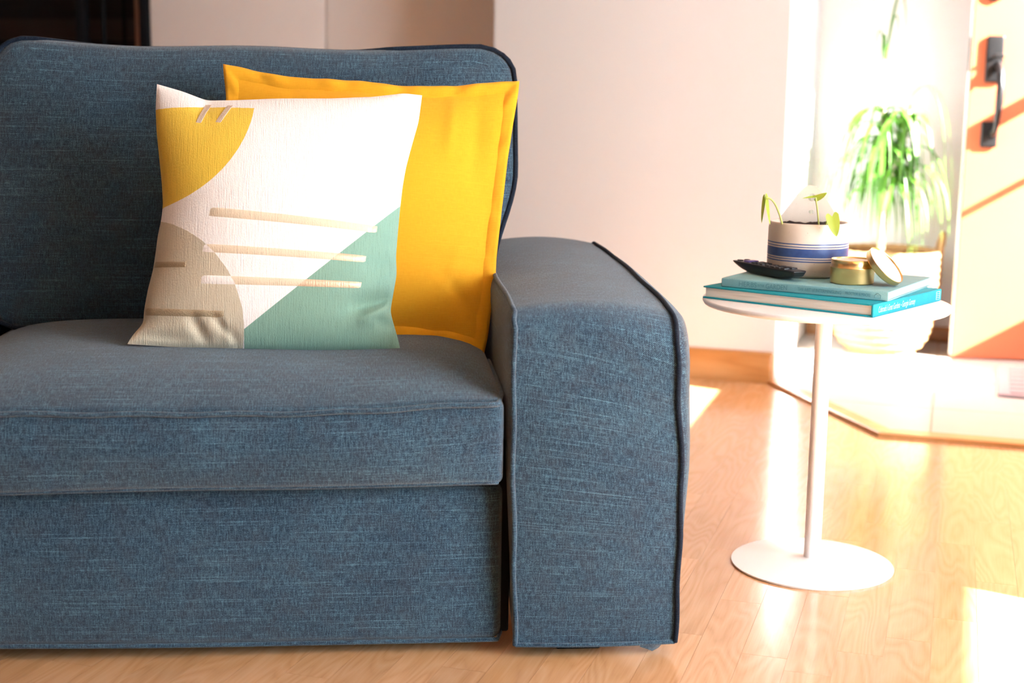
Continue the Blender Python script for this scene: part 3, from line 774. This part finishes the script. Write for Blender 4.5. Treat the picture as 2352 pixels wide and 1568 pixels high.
for q in (((-0.7384, 0.2401), (-0.7402, 0.2261), (-0.4652, 0.2117), (-0.4667, 0.2006)), ((-0.747, 0.1797), (-0.7496, 0.1673), (-0.4839, 0.1619), (-0.4853, 0.1516)),
          ((-0.7502, 0.1286), (-0.7513, 0.1155), (-0.491, 0.1185), (-0.4931, 0.109)), ((-0.8254, 0.1523), (-0.8273, 0.1436), (-0.7717, 0.1511), (-0.7722, 0.1424)),
          ((-0.8394, 0.0763), (-0.8397, 0.0648), (-0.7107, 0.0707), (-0.7112, 0.0614)), ((-0.751, 0.418), (-0.7636, 0.3863), (-0.741, 0.418), (-0.7547, 0.3849)),
          ((-0.7135, 0.418), (-0.7315, 0.3868), (-0.704, 0.418), (-0.7226, 0.3854))):
    stripe(q, 'antique' if q[0][0] < -0.8 else 'tan' if q[0][1] > 0.4 else 'stripe')

# --- plain yellow pillow with flange
YT = [(-0.7338, 0.4812), (-0.6985, 0.4755), (-0.6532, 0.4645), (-0.6079, 0.4598), (-0.5473, 0.4568), (-0.4941, 0.4553), (-0.4406, 0.4483), (-0.387, 0.4468), (-0.3331, 0.4484), (-0.2868, 0.4531), (-0.248, 0.4578), (-0.2138, 0.4599)]
YR = [(-0.2138, 0.4599), (-0.2173, 0.4304), (-0.2273, 0.3747), (-0.2373, 0.3115), (-0.2441, 0.2566), (-0.2509, 0.202), (-0.2576, 0.1477), (-0.2613, 0.0937), (-0.2694, 0.04), (-0.276, -0.006), (-0.2823, -0.0300)]
YB_ = [(-0.7734, -0.0151), (-0.6638, -0.0041), (-0.5161, 0.0), (-0.419, 0.000), (-0.3365, -0.012), (-0.2823, -0.0300)]
YL = [(-0.7338, 0.4812), (-0.7328, 0.4616), (-0.7278, 0.4203), (-0.7302, 0.3681), (-0.7406, 0.2522), (-0.7539, 0.1377), (-0.7705, 0.0172), (-0.7734, -0.0151)]
YP_ = Pillow(YT, YR, YB_, YL, 0.335, 0.450, 17, n=81)
FW = 0.045                                   # flange width as share of the side
def y_h(U, V, T):
    a = np.clip((U-FW)/(1-2*FW), 0, 1); b = np.clip((V-FW)/(1-2*FW), 0, 1); return pil_h(a, b, T, 2.0, 0.95)
def y_w(S):
    h = np.zeros(S.shape[:-1])
    for a, b, w_, hh in (((-0.33, 0.43), (-0.345, 0.30), 0.012, 0.004), ((-0.285, 0.43), (-0.30, 0.27), 0.014, -0.005), ((-0.25, 0.42), (-0.275, 0.2), 0.010, 0.003), ((-0.42, 0.43), (-0.40, 0.38), 0.010, -0.003),
                         ((-0.36, 0.12), (-0.30, 0.04), 0.012, -0.004), ((-0.31, 0.18), (-0.37, 0.05), 0.010, 0.003), ((-0.40, 0.13), (-0.26, 0.135), 0.006, -0.002), ((-0.62, 0.44), (-0.6, 0.39), 0.012, -0.003)):
        h += fold(S, a, b, w_, hh)
    return h
M['yellow'] = weave('mustard_cotton', (0.64, 0.27, 0.010), (0.74, 0.345, 0.016), (0.80, 0.40, 0.024), pitch=0.0012, sheen=0.1, slub=0.6, bstr=0.25)
py = thing('yellow_pillow', 'plain mustard yellow cotton pillow with flat hemmed border behind the embroidered one', 'pillow', SOFA, (0, 0, SROT))
sl_ = slice(3, 78)
hy = y_h(YP_.U, YP_.V, 0.062)+y_w(YP_.S)
mm = MB(); mm.quadgrid(YP_.to3(YP_.S, hy)[sl_, sl_], uvs=YP_.S[sl_, sl_]); mm.build('pillow_front', M['yellow'], py)
mm = MB(); mm.quadgrid(YP_.to3(YP_.S, -y_h(YP_.U, YP_.V, 0.05)-0.003)[sl_, sl_], uvs=YP_.S[sl_, sl_], flip=True); mm.build('pillow_back', M['yellow'], py)
rings = []
def ring(k, dh):
    S, n = YP_.S, YP_.n; a, b = k, n-1-k
    E = np.concatenate([S[a, a:b+1], S[a+1:b+1, b], S[b, b-1:a-1 if a > 0 else None:-1], S[b-1:a:-1, a]])
    m_ = 4*(n-1); q = np.linspace(0, len(E), m_, endpoint=False); i0 = q.astype(int) % len(E); f = (q-q.astype(int))[:, None]
    E = E[i0]*(1-f)+E[(i0+1) % len(E)]*f
    w_ = np.sin(np.arange(m_)*2*np.pi/m_*23)*0.0018+np.sin(np.arange(m_)*2*np.pi/m_*41+1)*0.0012
    return YP_.to3(E, w_*(1 if k < 3 else 0.3)+dh), E
G = [ring(k, dh) for k, dh in ((4, -0.001), (3, 0.0022), (2, 0.0034), (1, 0.0035), (0, 0.003), (0, -0.001), (1, -0.003), (3, -0.004))]
mm = MB(); mm.quadgrid([g[0] for g in G], uvs=[g[1] for g in G], wrap_u=True, flip=True); mm.build('flange', M['yellow'], py)

# ------------------------------------------------------------------ side table
TX, TY, TH = -0.2143, 2.6605, 0.504
tb = thing('side_table', 'round white pedestal table holding books and a planter', 'table', (TX, TY, 0))
mm = MB(); r0 = 0.2235; mm.lathe([(0.0001, TH-0.012), (r0-0.012, TH-0.012), (r0-0.003, TH-0.010), (r0, TH-0.005), (r0-0.001, TH-0.001), (r0-0.004, TH), (0.0001, TH)], 96)
mm.build('tabletop', M['table'], tb, sharp=60)
mm = MB(); mm.lathe([(0.0155, 0.012), (0.0155, TH-0.012)], 32); mm.build('pole', M['table'], tb)
mm = MB(); mm.lathe([(0.149, 0.0), (0.151, 0.002), (0.1505, 0.004), (0.10, 0.008), (0.05, 0.0115), (0.019, 0.014), (0.0155, 0.0155), (0.0001, 0.0155)], 96); mm.build('base', M['table'], tb, sharp=70)

# ------------------------------------------------------------------ books
def cloth_mat(name, col):
    m, nt, b = new_mat(name)
    uv = N(nt, 'ShaderNodeTexCoord').outputs['Object']
    f = noise(nt, uv, 900, 2); g = noise(nt, uv, 30, 3)
    v = math_(nt, 'ADD', math_(nt, 'MULTIPLY', f, 0.7), math_(nt, 'MULTIPLY', g, 0.3))
    L(nt, ramp(nt, v, [(0.3, tuple(c*0.75 for c in col)), (0.7, tuple(min(1, c*1.15) for c in col))]), b.inputs['Base Color'])
    b.inputs['Roughness'].default_value = 0.75; bump(nt, b, f, 0.25, 0.0006)
    return m
def pages_mat(name, c0, c1):
    m, nt, b = new_mat(name)
    tc = N(nt, 'ShaderNodeTexCoord').outputs['Object']
    f = noise(nt, scaled(nt, tc, (3, 3, 2600)), 1, 2, 0.6); g = noise(nt, scaled(nt, tc, (9, 9, 420)), 1, 1, 0.5)
    v = math_(nt, 'ADD', math_(nt, 'MULTIPLY', f, 0.45), math_(nt, 'MULTIPLY', g, 0.55))
    L(nt, ramp(nt, v, [(0.30, tuple(c*0.45 for c in c0)), (0.40, c0), (0.65, c1)]), b.inputs['Base Color'])
    b.inputs['Roughness'].default_value = 0.8; bump(nt, b, v, 0.3, 0.001)
    return m
M['teal'] = cloth_mat('teal_book_cloth', (0.0, 0.29, 0.36)); M['sage'] = cloth_mat('sage_book_cloth', (0.22, 0.42, 0.43))
M['pages'] = pages_mat('cream_pages', (0.76, 0.64, 0.52), (0.88, 0.81, 0.72)); M['pages2'] = pages_mat('white_pages', (0.74, 0.70, 0.66), (0.84, 0.82, 0.80))
M['silver'] = plain('silver_foil', (0.62, 0.85, 0.85), 0.45, metal=0.2, var=0.05); M['emboss'] = plain('blind_stamped_letters', (0.10, 0.25, 0.27), 0.6, var=0.05)
def text(parent, body, size, loc, rot, mat, shear=0.0, width=None, spacing=1.0):
    cu = bpy.data.curves.new('lettering', 'FONT'); cu.body = body; cu.size = size; cu.shear = shear; cu.extrude = 0.00015; cu.offset = -0.00012 if shear else 0.0
    cu.space_character = spacing; cu.materials.append(mat)
    tmp = bpy.data.objects.new('lettering', cu); COL.objects.link(tmp); bpy.context.view_layer.update()
    me = bpy.data.meshes.new_from_object(tmp.evaluated_get(bpy.context.evaluated_depsgraph_get())); bpy.data.objects.remove(tmp)
    if width:
        xs = [v.co.x for v in me.vertices]; k_ = width/(max(xs)-min(xs))
        for v in me.vertices: v.co.x *= k_
    o = bpy.data.objects.new('lettering', me); COL.objects.link(o); o.parent = parent; o.location = loc; o.rotation_euler = rot
    return o
def book(name, label, loc, rot, W, D, T, bt, spine, mcov, mpag):
    """W along local x, D along local y; spine 'x' on the +x side or 'y' on the -y side."""
    b = thing(name, label, 'book', loc, (0, 0, rot), 'books on the side table')
    ov = 0.004
    if spine == 'x':
        px = (ov, W-0.004, ov, D-ov); sp = (W-0.005, W, 0, D); bd = (0, W-0.009, 0, D); gv = (W-0.010, W-0.004, 0, D)
    else:
        px = (ov, W-ov, 0.004, D-ov); sp = (0, W, 0, 0.005); bd = (0, W, 0.009, D); gv = (0, W, 0.004, 0.010)
    m_ = MB(); m_.box(px[0], px[1], px[2], px[3], bt, T-bt); m_.build('page_block', mpag, b, smooth=False)
    for nm, z in (('back_board', 0), ('front_board', T-bt)):
        m_ = MB(); m_.rbox((bd[0], bd[2], z), (bd[1], bd[3], z+bt), bt*0.42, (2, 2, 1), 2); m_.rbox((gv[0], gv[2], z+bt*0.2), (gv[1], gv[3], z+bt*0.8), bt*0.25, (2, 2, 1), 1); m_.build(nm, mcov, b)
    m_ = MB(); m_.rbox((sp[0], sp[2], 0), (sp[1], sp[3], T), 0.0022, (2, 2, 2), 3)
    s = m_.build('spine', mcov, b)
    return b, s
B1T, B2T = 0.0225, 0.0165
b1, s1 = book('book', 'bright teal clothbound book lying flat on the white table, under another book', (-0.4305, 2.600, TH), R(-21.9), 0.336, 0.286, B1T, 0.003, 'x', M['teal'], M['pages'])
b2, s2 = book('book', 'greyish sage clothbound book on top of the bright teal one', (-0.3975, 2.600, TH+B1T), R(-14.6), 0.310, 0.262, B2T, 0.0022, 'y', M['sage'], M['pages2'])
text(s2, 'HERBS', 0.0125, (0.034, -0.0001, 0.0042), (R(90), 0, 0), M['emboss'], width=0.034)
text(s2, 'IN THE', 0.006, (0.071, -0.0001, 0.0062), (R(90), 0, 0), M['emboss'], width=0.012)
text(s2, 'GARDEN', 0.0125, (0.086, -0.0001, 0.0042), (R(90), 0, 0), M['emboss'], width=0.040)
text(s2, 'THE ART of INTERMINGLING', 0.0085, (0.146, -0.0001, 0.0055), (R(90), 0, 0), M['emboss'], width=0.080)
text(s2, 'PROCTOR & MACKE', 0.0075, (0.233, -0.0001, 0.0058), (R(90), 0, 0), M['emboss'], width=0.045)
# little house-shaped imprint at the end of the spine
mm = MB()
for a, b_ in (((0.286, 0.0045), (0.286, 0.0095)), ((0.286, 0.0095), (0.291, 0.0130)), ((0.291, 0.0130), (0.2965, 0.0095)), ((0.2965, 0.0095), (0.2965, 0.0045)), ((0.2895, 0.0085), (0.2935, 0.0085))):
    mm.tube([(a[0], -0.0001, a[1]), (b_[0], -0.0001, b_[1])], 0.0004, 5)
mm.build('imprint_mark', M['emboss'], s2)
text(s1, "Colorado's Great Gardens ~ Georgia Garnsey", 0.0155, (0.336+0.0002, 0.018, 0.0065), (R(90), 0, R(90)), M['silver'], shear=0.35, width=0.150)
mm = MB()
for y in (0.262, 0.277): mm.tube([(0.3362, y, 0.004), (0.3362, y, 0.0185)], 0.0004, 5)
for z in (0.004, 0.0075, 0.011, 0.0145, 0.0185): mm.tube([(0.3362, 0.262, z), (0.3362, 0.277, z)], 0.0004, 5)
mm.build('imprint_mark', M['silver'], s1)
BZ = TH+B1T+B2T                              # top of the books

# ------------------------------------------------------------------ stoneware wall planter
PX, PY, PR = -0.2565, 2.720, 0.0745
M['glaze'] = None
def pot_mat():
    m, nt, b = new_mat('stoneware_blue_bands')
    tc = N(nt, 'ShaderNodeTexCoord').outputs['Object']; sx = N(nt, 'ShaderNodeSeparateXYZ'); L(nt, tc, sx.inputs[0])
    z = math_(nt, 'ADD', sx.outputs[2], math_(nt, 'MULTIPLY', math_(nt, 'SUBTRACT', noise(nt, tc, 25, 2), 0.5), 0.0012))
    tot = None
    for a, c in ((0.0295, 0.0317), (0.0340, 0.0358), (0.0380, 0.0540), (0.0563, 0.0581), (0.0611, 0.0632)):
        k = math_(nt, 'MULTIPLY', math_(nt, 'GREATER_THAN', z, a), math_(nt, 'LESS_THAN', z, c))
        tot = k if tot is None else math_(nt, 'ADD', tot, k)
    cl_ = ramp(nt, noise(nt, tc, 14, 4), [(0.3, (0.66, 0.55, 0.45)), (0.7, (0.75, 0.64, 0.54))])
    speck = math_(nt, 'GREATER_THAN', noise(nt, tc, 330, 1), 0.74)
    cl_ = mixc(nt, math_(nt, 'MULTIPLY', speck, 0.5), cl_, (0.35, 0.2, 0.1))
    low = ramp(nt, sx.outputs[2], [(0.0, (1, 1, 1)), (0.022, (0, 0, 0))])
    cl_ = mixc(nt, math_(nt, 'MULTIPLY', low, 0.55), cl_, (0.42, 0.27, 0.18))
    blu = ramp(nt, noise(nt, tc, 60, 3), [(0.3, (0.035, 0.075, 0.22)), (0.7, (0.06, 0.12, 0.32))])
    L(nt, mixc(nt, tot, cl_, blu), b.inputs['Base Color'])
    b.inputs['Roughness'].default_value = 0.4; b.inputs['Coat Weight'].default_value = 0.15; b.inputs['Coat Roughness'].default_value = 0.2
    return m
M['glaze'] = pot_mat()
pot = thing('wall_planter', 'cream stoneware planter with blue bands and a pierced back plate on the books', 'planter', (PX, PY, BZ))
PH = 0.099
mm = MB()
r = PR
mm.lathe([(0.0001, 0.0), (r-0.008, 0.0), (r-0.002, 0.002), (r, 0.006), (r, 0.05), (r-0.0005, PH-0.012), (r-0.002, PH-0.004), (r-0.003, PH-0.001), (r-0.005, PH), (r-0.008, PH-0.002), (r-0.009, PH-0.008), (r-0.009, PH-0.025)], 64)
vb = math.atan2(PY, PX); VD = (math.cos(vb), math.sin(vb)); LD = (math.sin(vb), -math.cos(vb))   # away from the viewer / to the right
def flat_back(v, lim):                       # the back of the pocket is flat
    d = v[0]*VD[0]+v[1]*VD[1]
    return v if d <= lim else (v[0]-(d-lim)*VD[0], v[1]-(d-lim)*VD[1], v[2])
mm.v = [flat_back(v, 0.0445) for v in mm.v]
mm.build('pot_body', M['glaze'], pot)
# back plate: follows the rear of the pot, rises to a rounded tip, with two holes
def plate_top(a):                            # a = angle from straight back, radians (+ to the viewer's right)
    t = abs(a)/1.25
    return PH-0.004+0.0685*(math.cos(min(1, t)*math.pi)*0.5+0.5)**0.8
holes = ((0.05, 0.141, 0.0075), (0.05, 0.1135, 0.0045))
na, nz = 88, 44
vids = {}; mm = MB(); keep = []
def plate_pt(a, z, rr):
    l = a*r*0.70; return (rr*VD[0]+l*LD[0], rr*VD[1]+l*LD[1], z)
def inside(a, z): return any(math.hypot((a-h[0])*r*0.70, z-h[1]) < h[2] for h in holes)
def snap(a, z):                              # pull grid points near a hole's rim onto it
    for h in holes:
        dx, dz = (a-h[0])*r*0.70, z-h[1]; d = math.hypot(dx, dz)
        if 1e-6 < d < h[2]+0.0022: s = h[2]/d; return h[0]+dx*s/(r*0.70), h[1]+dz*s
    return a, z
A = np.linspace(-1.25, 1.25, na)
for side, rr in ((0, 0.0365), (1, 0.0445)):
    for i in range(na):
        for j in range(nz):
            a = A[i]; z0 = PH-0.02; z = z0+(plate_top(a)-z0)*j/(nz-1)
            if not (j == nz-1): a, z = snap(a, z)
            vids[side, i, j] = len(mm.v); mm.v.append(plate_pt(a, z, rr+(0.0025*(1-abs(2*side-1)) if j == nz-1 else 0)))
cells = {(i, j) for i in range(na-1) for j in range(nz-1) if not inside(0.5*(A[i]+A[i+1]), PH-0.02+(plate_top(0.5*(A[i]+A[i+1]))-PH+0.02)*(j+0.5)/(nz-1))}
for (i, j) in cells:
    for side in (0, 1):
        q = [vids[side, i, j], vids[side, i+1, j], vids[side, i+1, j+1], vids[side, i, j+1]]
        if side: q.reverse()
        mm.f.append(q); mm.uv.append([(0, 0)]*4)
    for (di, dj, e) in ((-1, 0, ((i, j), (i, j+1))), (1, 0, ((i+1, j+1), (i+1, j))), (0, -1, ((i+1, j), (i, j))), (0, 1, ((i, j+1), (i+1, j+1)))):
        if (i+di, j+dj) not in cells:
            (a0, b0), (a1, b1_) = e
            mm.f.append([vids[0, a0, b0], vids[0, a1, b1_], vids[1, a1, b1_], vids[1, a0, b0]]); mm.uv.append([(0, 0)]*4)
mm.build('back_plate', M['glaze'], pot, sharp=60)
mm = MB(); rg = random.Random(2)
rows = []
for k in range(9):
    rr = (r-0.0095)*k/8+0.0001
    rows.append([(rr*math.cos(t*2*math.pi/40), rr*math.sin(t*2*math.pi/40), PH-0.009+rg.uniform(-0.003, 0.0045)+(0.003 if 2 < k < 7 else 0)) for t in range(40)])
mm.quadgrid(rows, wrap_u=True); mm.v = [flat_back(v, 0.037) for v in mm.v]; mm.build('soil', M['soil'], pot)

# ------------------------------------------------------------------ seedlings in the planter
def bez(p0, p1, p2, p3, n):
    P = [np.array(p, float) for p in (p0, p1, p2, p3)]; out = []
    for k in range(n):
        t = k/(n-1); out.append((1-t)**3*P[0]+3*(1-t)**2*t*P[1]+3*(1-t)*t*t*P[2]+t**3*P[3])
    return out
def heart_leaf(base, tip, side, width, cup=0.25, n=14, mcol='young', parent=None, fold=0.0):
    """Heart-shaped leaf from stalk point to tip; side = direction across, cup lifts the halves."""
    b, t, s = Vector(base), Vector(tip), Vector(side).normalized(); ax = t-b; ln = ax.length; ax.normalize(); s = (s-ax*s.dot(ax)).normalized(); nn = ax.cross(s)
    G = []; U = []
    for i in range(n):
        f = i/(n-1); w_ = width*(0.78+0.9*f)*(1-f)**0.75*(1-0.25*f) if f < 1 else 0
        lob = -0.20*ln*(1-f)**3
        row = []; ru = []
        for j in range(9):
            g = (j-4)/4
            p = b+ax*(ln*f+lob*math.sin(math.pi*min(1, abs(g)*0.85))**1.2)+s*(g*w_)+nn*(cup*w_*abs(g)**1.5-fold*f*f*ln)
            row.append(tuple(p)); ru.append((g*w_, f*ln))
        G.append(row); U.append(ru)
    m_ = MB(); m_.quadgrid(G, uvs=U); return m_.build('leaf', M[mcol], parent)
def sprout(label, pts, rad):
    t = thing('vine_seedling', label, 'seedling', (PX, PY, BZ), group='seedlings in the banded planter')
    m_ = MB(); m_.tube(pts, rad, 8); m_.build('stem', M['stem'], t); return t
q = lambda x, y, z: (x-PX, y-PY, z-BZ)      # world to planter frame
pts = bez(q(-0.298, 2.665, 0.634), q(-0.307, 2.655, 0.672), q(-0.3185, 2.645, 0.694), q(-0.3305, 2.643, 0.686), 14)
t1 = sprout('bent seedling with a drooping leaf over the left rim of the banded planter', pts, [0.0018]*14)
heart_leaf(q(-0.3305, 2.643, 0.687), q(-0.3225, 2.635, 0.6385), (0.25, 0.95, 0.1), 0.0105, cup=0.35, parent=t1, fold=-0.1)
heart_leaf(q(-0.3300, 2.641, 0.686), q(-0.3335, 2.635, 0.642), (0.6, -0.8, 0.0), 0.008, cup=0.3, parent=t1)
pts = bez(q(-0.2345, 2.675, 0.634), q(-0.236, 2.673, 0.655), q(-0.238, 2.668, 0.672), q(-0.242, 2.664, 0.6905), 12)
t2 = sprout('upright seedling with a sideways leaf in front of the pierced back plate', pts, [0.0016]*12)
heart_leaf(q(-0.242, 2.664, 0.690), q(-0.2645, 2.650, 0.6885), (0.2, -0.9, 0.35), 0.007, cup=0.5, parent=t2)
heart_leaf(q(-0.2425, 2.664, 0.690), q(-0.2215, 2.655, 0.7005), (0.3, -0.6, 0.65), 0.0095, cup=0.4, parent=t2)
pts = bez(q(-0.222, 2.675, 0.634), q(-0.221, 2.663, 0.647), q(-0.217, 2.648, 0.655), q(-0.212, 2.640, 0.657), 12)
t3 = sprout('short seedling with a heart shaped leaf hanging over the right rim of the banded planter', pts, [0.0016]*12)
heart_leaf(q(-0.2085, 2.637, 0.6590), q(-0.1985, 2.630, 0.624), (0.95, 0.25, 0.2), 0.0150, cup=0.15, parent=t3)

# ------------------------------------------------------------------ candle tin and lid
tx, ty, tr = -0.167, 2.622, 0.0385
tin = thing('candle_tin', 'round gold candle tin standing open on the sage book', 'tin', (tx, ty, BZ))
mm = MB(); r = tr
mm.lathe([(0.0001, 0.0005), (r-0.003, 0.0), (r-0.0005, 0.001), (r, 0.003), (r, 0.0275), (r+0.0006, 0.0285), (r+0.0006, 0.030), (r-0.0008, 0.0312), (r-0.0008, 0.0415), (r-0.0004, 0.0425), (r-0.0012, 0.0432), (r-0.002, 0.0425), (r-0.002, 0.030)], 72)
mm.build('tin_body', M['gold'], tin, sharp=70)
mm = MB(); mm.lathe([(0.0001, 0.0405), (r*0.6, 0.0402), (r-0.0025, 0.0405)], 48); mm.build('wax', M['wax'], tin)
lr = 0.0395
la = Vector((0.68, -0.22, 0.68)).normalized()      # open side faces up and to the right
lid = thing('tin_lid', 'gold tin lid with white lining leaning against the open candle tin', 'lid', (-0.1135, 2.612, BZ+0.0312), la.to_track_quat('Z', 'Y').to_euler())
mm = MB(); mm.lathe([(0.0001, -0.004), (lr-0.006, -0.004), (lr-0.002, -0.0035), (lr, -0.001), (lr, 0.007), (lr+0.0006, 0.008), (lr, 0.009), (lr-0.001, 0.008), (lr-0.0012, 0.0)], 72); mm.build('lid_shell', M['gold'], lid, sharp=70)
mm = MB(); mm.lathe([(lr-0.0012, 0.006), (lr-0.004, 0.0035), (lr-0.008, 0.002), (lr-0.010, 0.0035), (0.0001, 0.0035)], 72); mm.build('lining', M['tinwhite'], lid)

# ------------------------------------------------------------------ remote control
ra_ = math.atan2(2.598-2.736, -0.2555+0.386)
rm = thing('remote_control', 'black remote control with purple button lying on the sage book', 'remote', (-0.3215, 2.667, BZ), (0, 0, ra_))
RL, RW, RT = 0.190, 0.036, 0.0195
def rdef(p):
    x, y, z = p; u = x/(RL/2)
    k = 1-z/RT
    lift = 0.0085*abs(u)**4*k+0.003*(max(0,-u))**2*k
    y *= 1-0.28*k*0.9-0.10*abs(u)**6
    x *= 1-(0.05 if u > 0 else 0.13)*max(0, k)**1.5
    return (x, y, z+lift)
mm = MB(); mm.rbox((-RL/2, -RW/2, 0), (RL/2, RW/2, RT), 0.0045, (20, 4, 2), 4, rdef); mm.build('remote_body', M['remote'], rm)
def btn(x, y, sx_, sy_, h, mat):
    m_ = MB(); m_.rbox((x-sx_/2, y-sy_/2, RT-0.001), (x+sx_/2, y+sy_/2, RT+h), min(sx_, sy_, h+0.001)*0.35, (1, 1, 1), 2); o = m_.build('button', mat, rm)
    if mat is M['purple']: o['label'] = 'purple button'
btn(-0.078, -0.008, 0.010, 0.008, 0.0022, M['button']); btn(-0.078, 0.008, 0.010, 0.008, 0.0022, M['button'])
btn(-0.054, 0.0, 0.016, 0.024, 0.0028, M['purple'])
for x in (-0.032, -0.020, -0.006):
    for y in (-0.0095, 0.0, 0.0095): btn(x, y, 0.0085, 0.0075, 0.0026, M['button'])
for x in (0.014, 0.030, 0.046, 0.062):
    for y in (-0.0085, 0.0085): btn(x, y, 0.012, 0.0125, 0.0022, M['button'])

# ------------------------------------------------------------------ basket with the drooping plant
KX, KY = -0.215, 5.075
bk = thing('woven_basket', 'round woven seagrass basket on the tiles beside the open door', 'basket', (KX, KY, TZ))
prof = [(0.0, 0.095), (0.02, 0.125), (0.05, 0.148), (0.09, 0.163), (0.15, 0.173), (0.25, 0.178), (0.36, 0.180)]
NR = 15
for k in range(NR):
    z = 0.012+k*0.0235; rad = float(np.interp(z, [p[0] for p in prof], [p[1] for p in prof]))
    rows = []
    nb = 96
    for i in range(nb):
        th = i*2*math.pi/nb; bmp = 0.0035*abs(math.sin(th*16+k*1.57))
        rows.append([((rad+(0.0085+bmp)*math.cos(f*2*math.pi/7))*math.cos(th), (rad+(0.0085+bmp)*math.cos(f*2*math.pi/7))*math.sin(th), z+(0.0125+bmp*0.6)*math.sin(f*2*math.pi/7)) for f in range(7)])
    mm = MB(); mm.quadgrid(rows, wrap_u=True, wrap_v=True); mm.build('coil', M['basket'], bk)
mm = MB(); mm.lathe([(0.0001, 0.004), (0.095, 0.006)], 40); mm.build('basket_floor', M['basket'], bk)
for a0 in (R(8), R(188)):
    pp = []
    for i in range(17):
        t = i/16; a = a0+(t-0.5)*0.62; rr = 0.182+0.006*math.sin(math.pi*t)
        pp.append((rr*math.cos(a), rr*math.sin(a), 0.325+0.085*math.sin(math.pi*t)**0.8))
    mm = MB(); mm.tube(pp, [0.0085+0.002*(i % 2) for i in range(17)], 8); mm.build('handle', M['basket'], bk)
mm = MB(); mm.lathe([(0.0001, 0.295), (0.08, 0.292), (0.168, 0.288)], 40); mm.build('basket_soil', M['soil'], bk)

pl = thing('drooping_plant', 'tall green plant with long drooping strap leaves in the woven basket', 'plant', (KX-0.02, KY-0.01, TZ))
mm = MB(); mm.tube([(0, 0, 0.285), (0.004, 0, 0.40), (-0.003, 0.0, 0.55), (-0.006, 0.0, 0.70), (-0.018, 0.0, 0.86), (-0.02, 0, 0.99)], [0.014, 0.013, 0.012, 0.011, 0.009, 0.006], 10); mm.build('trunk', M['trunk'], pl)
mm = MB(); mm.tube([(0.003, 0, 0.45), (0.03, -0.01, 0.60), (0.06, -0.02, 0.74), (0.075, -0.02, 0.86)], [0.010, 0.009, 0.008, 0.005], 8); mm.build('trunk', M['trunk'], pl)
lg = random.Random(11)
def strap(base, az, out, rise, drop, w_, n=11):
    d = np.array((math.cos(az), math.sin(az), 0)); b = np.array(base)
    P = bez(b, b+d*out*0.35+np.array((0, 0, rise)), b+d*out*0.95+np.array((0, 0, rise*0.9)), b+d*out+np.array((0, 0, -drop)), n)
    sd_ = np.array((-math.sin(az), math.cos(az), 0)); G = []; U = []; yy = 0
    for k in range(n):
        t = k/(n-1); ww = w_*(0.55+0.45*math.sin(math.pi*min(1, t*1.2+0.15)))*(1-t**5) + 0.0003
        nn_ = np.array((0, 0, 1.0))*(1-t)+d*t
        G.append([tuple(P[k]-sd_*ww+nn_*ww*0.3), tuple(P[k]), tuple(P[k]+sd_*ww+nn_*ww*0.3)]); U.append([(-ww, t*0.4), (0, t*0.4), (ww, t*0.4)])
    m_ = MB(); m_.quadgrid(G, uvs=U); m_.build('leaf', M['strap'], pl)
for k in range(135):
    tier = lg.random()
    if k % 3 == 2: base = (0.03+0.045*tier, -0.012-0.008*tier, 0.55+0.26*tier)
    else: base = (-0.004-0.014*tier, 0, 0.52+0.30*tier)
    az = lg.uniform(0, 2*math.pi)
    out = lg.uniform(0.07, 0.23)*(0.75 if math.sin(az) > 0 else 1)
    strap(base, az, out, lg.uniform(0.02, 0.07), lg.uniform(0.13, 0.28)*(0.75+0.5*tier), lg.uniform(0.006, 0.013))
for az, rise in ((1.1, 0.24), (-0.9, 0.34), (2.6, 0.20), (0.2, 0.30), (4.4, 0.18)):
    strap((-0.018, 0, 0.95), az, lg.uniform(0.03, 0.10), rise, -0.12 if rise > 0.2 else 0.05, 0.0045)
for az in (-0.25, 0.15, -0.6): strap((0.07, -0.02, 0.86), az, lg.uniform(0.13, 0.17), 0.09, 0.38, 0.004)
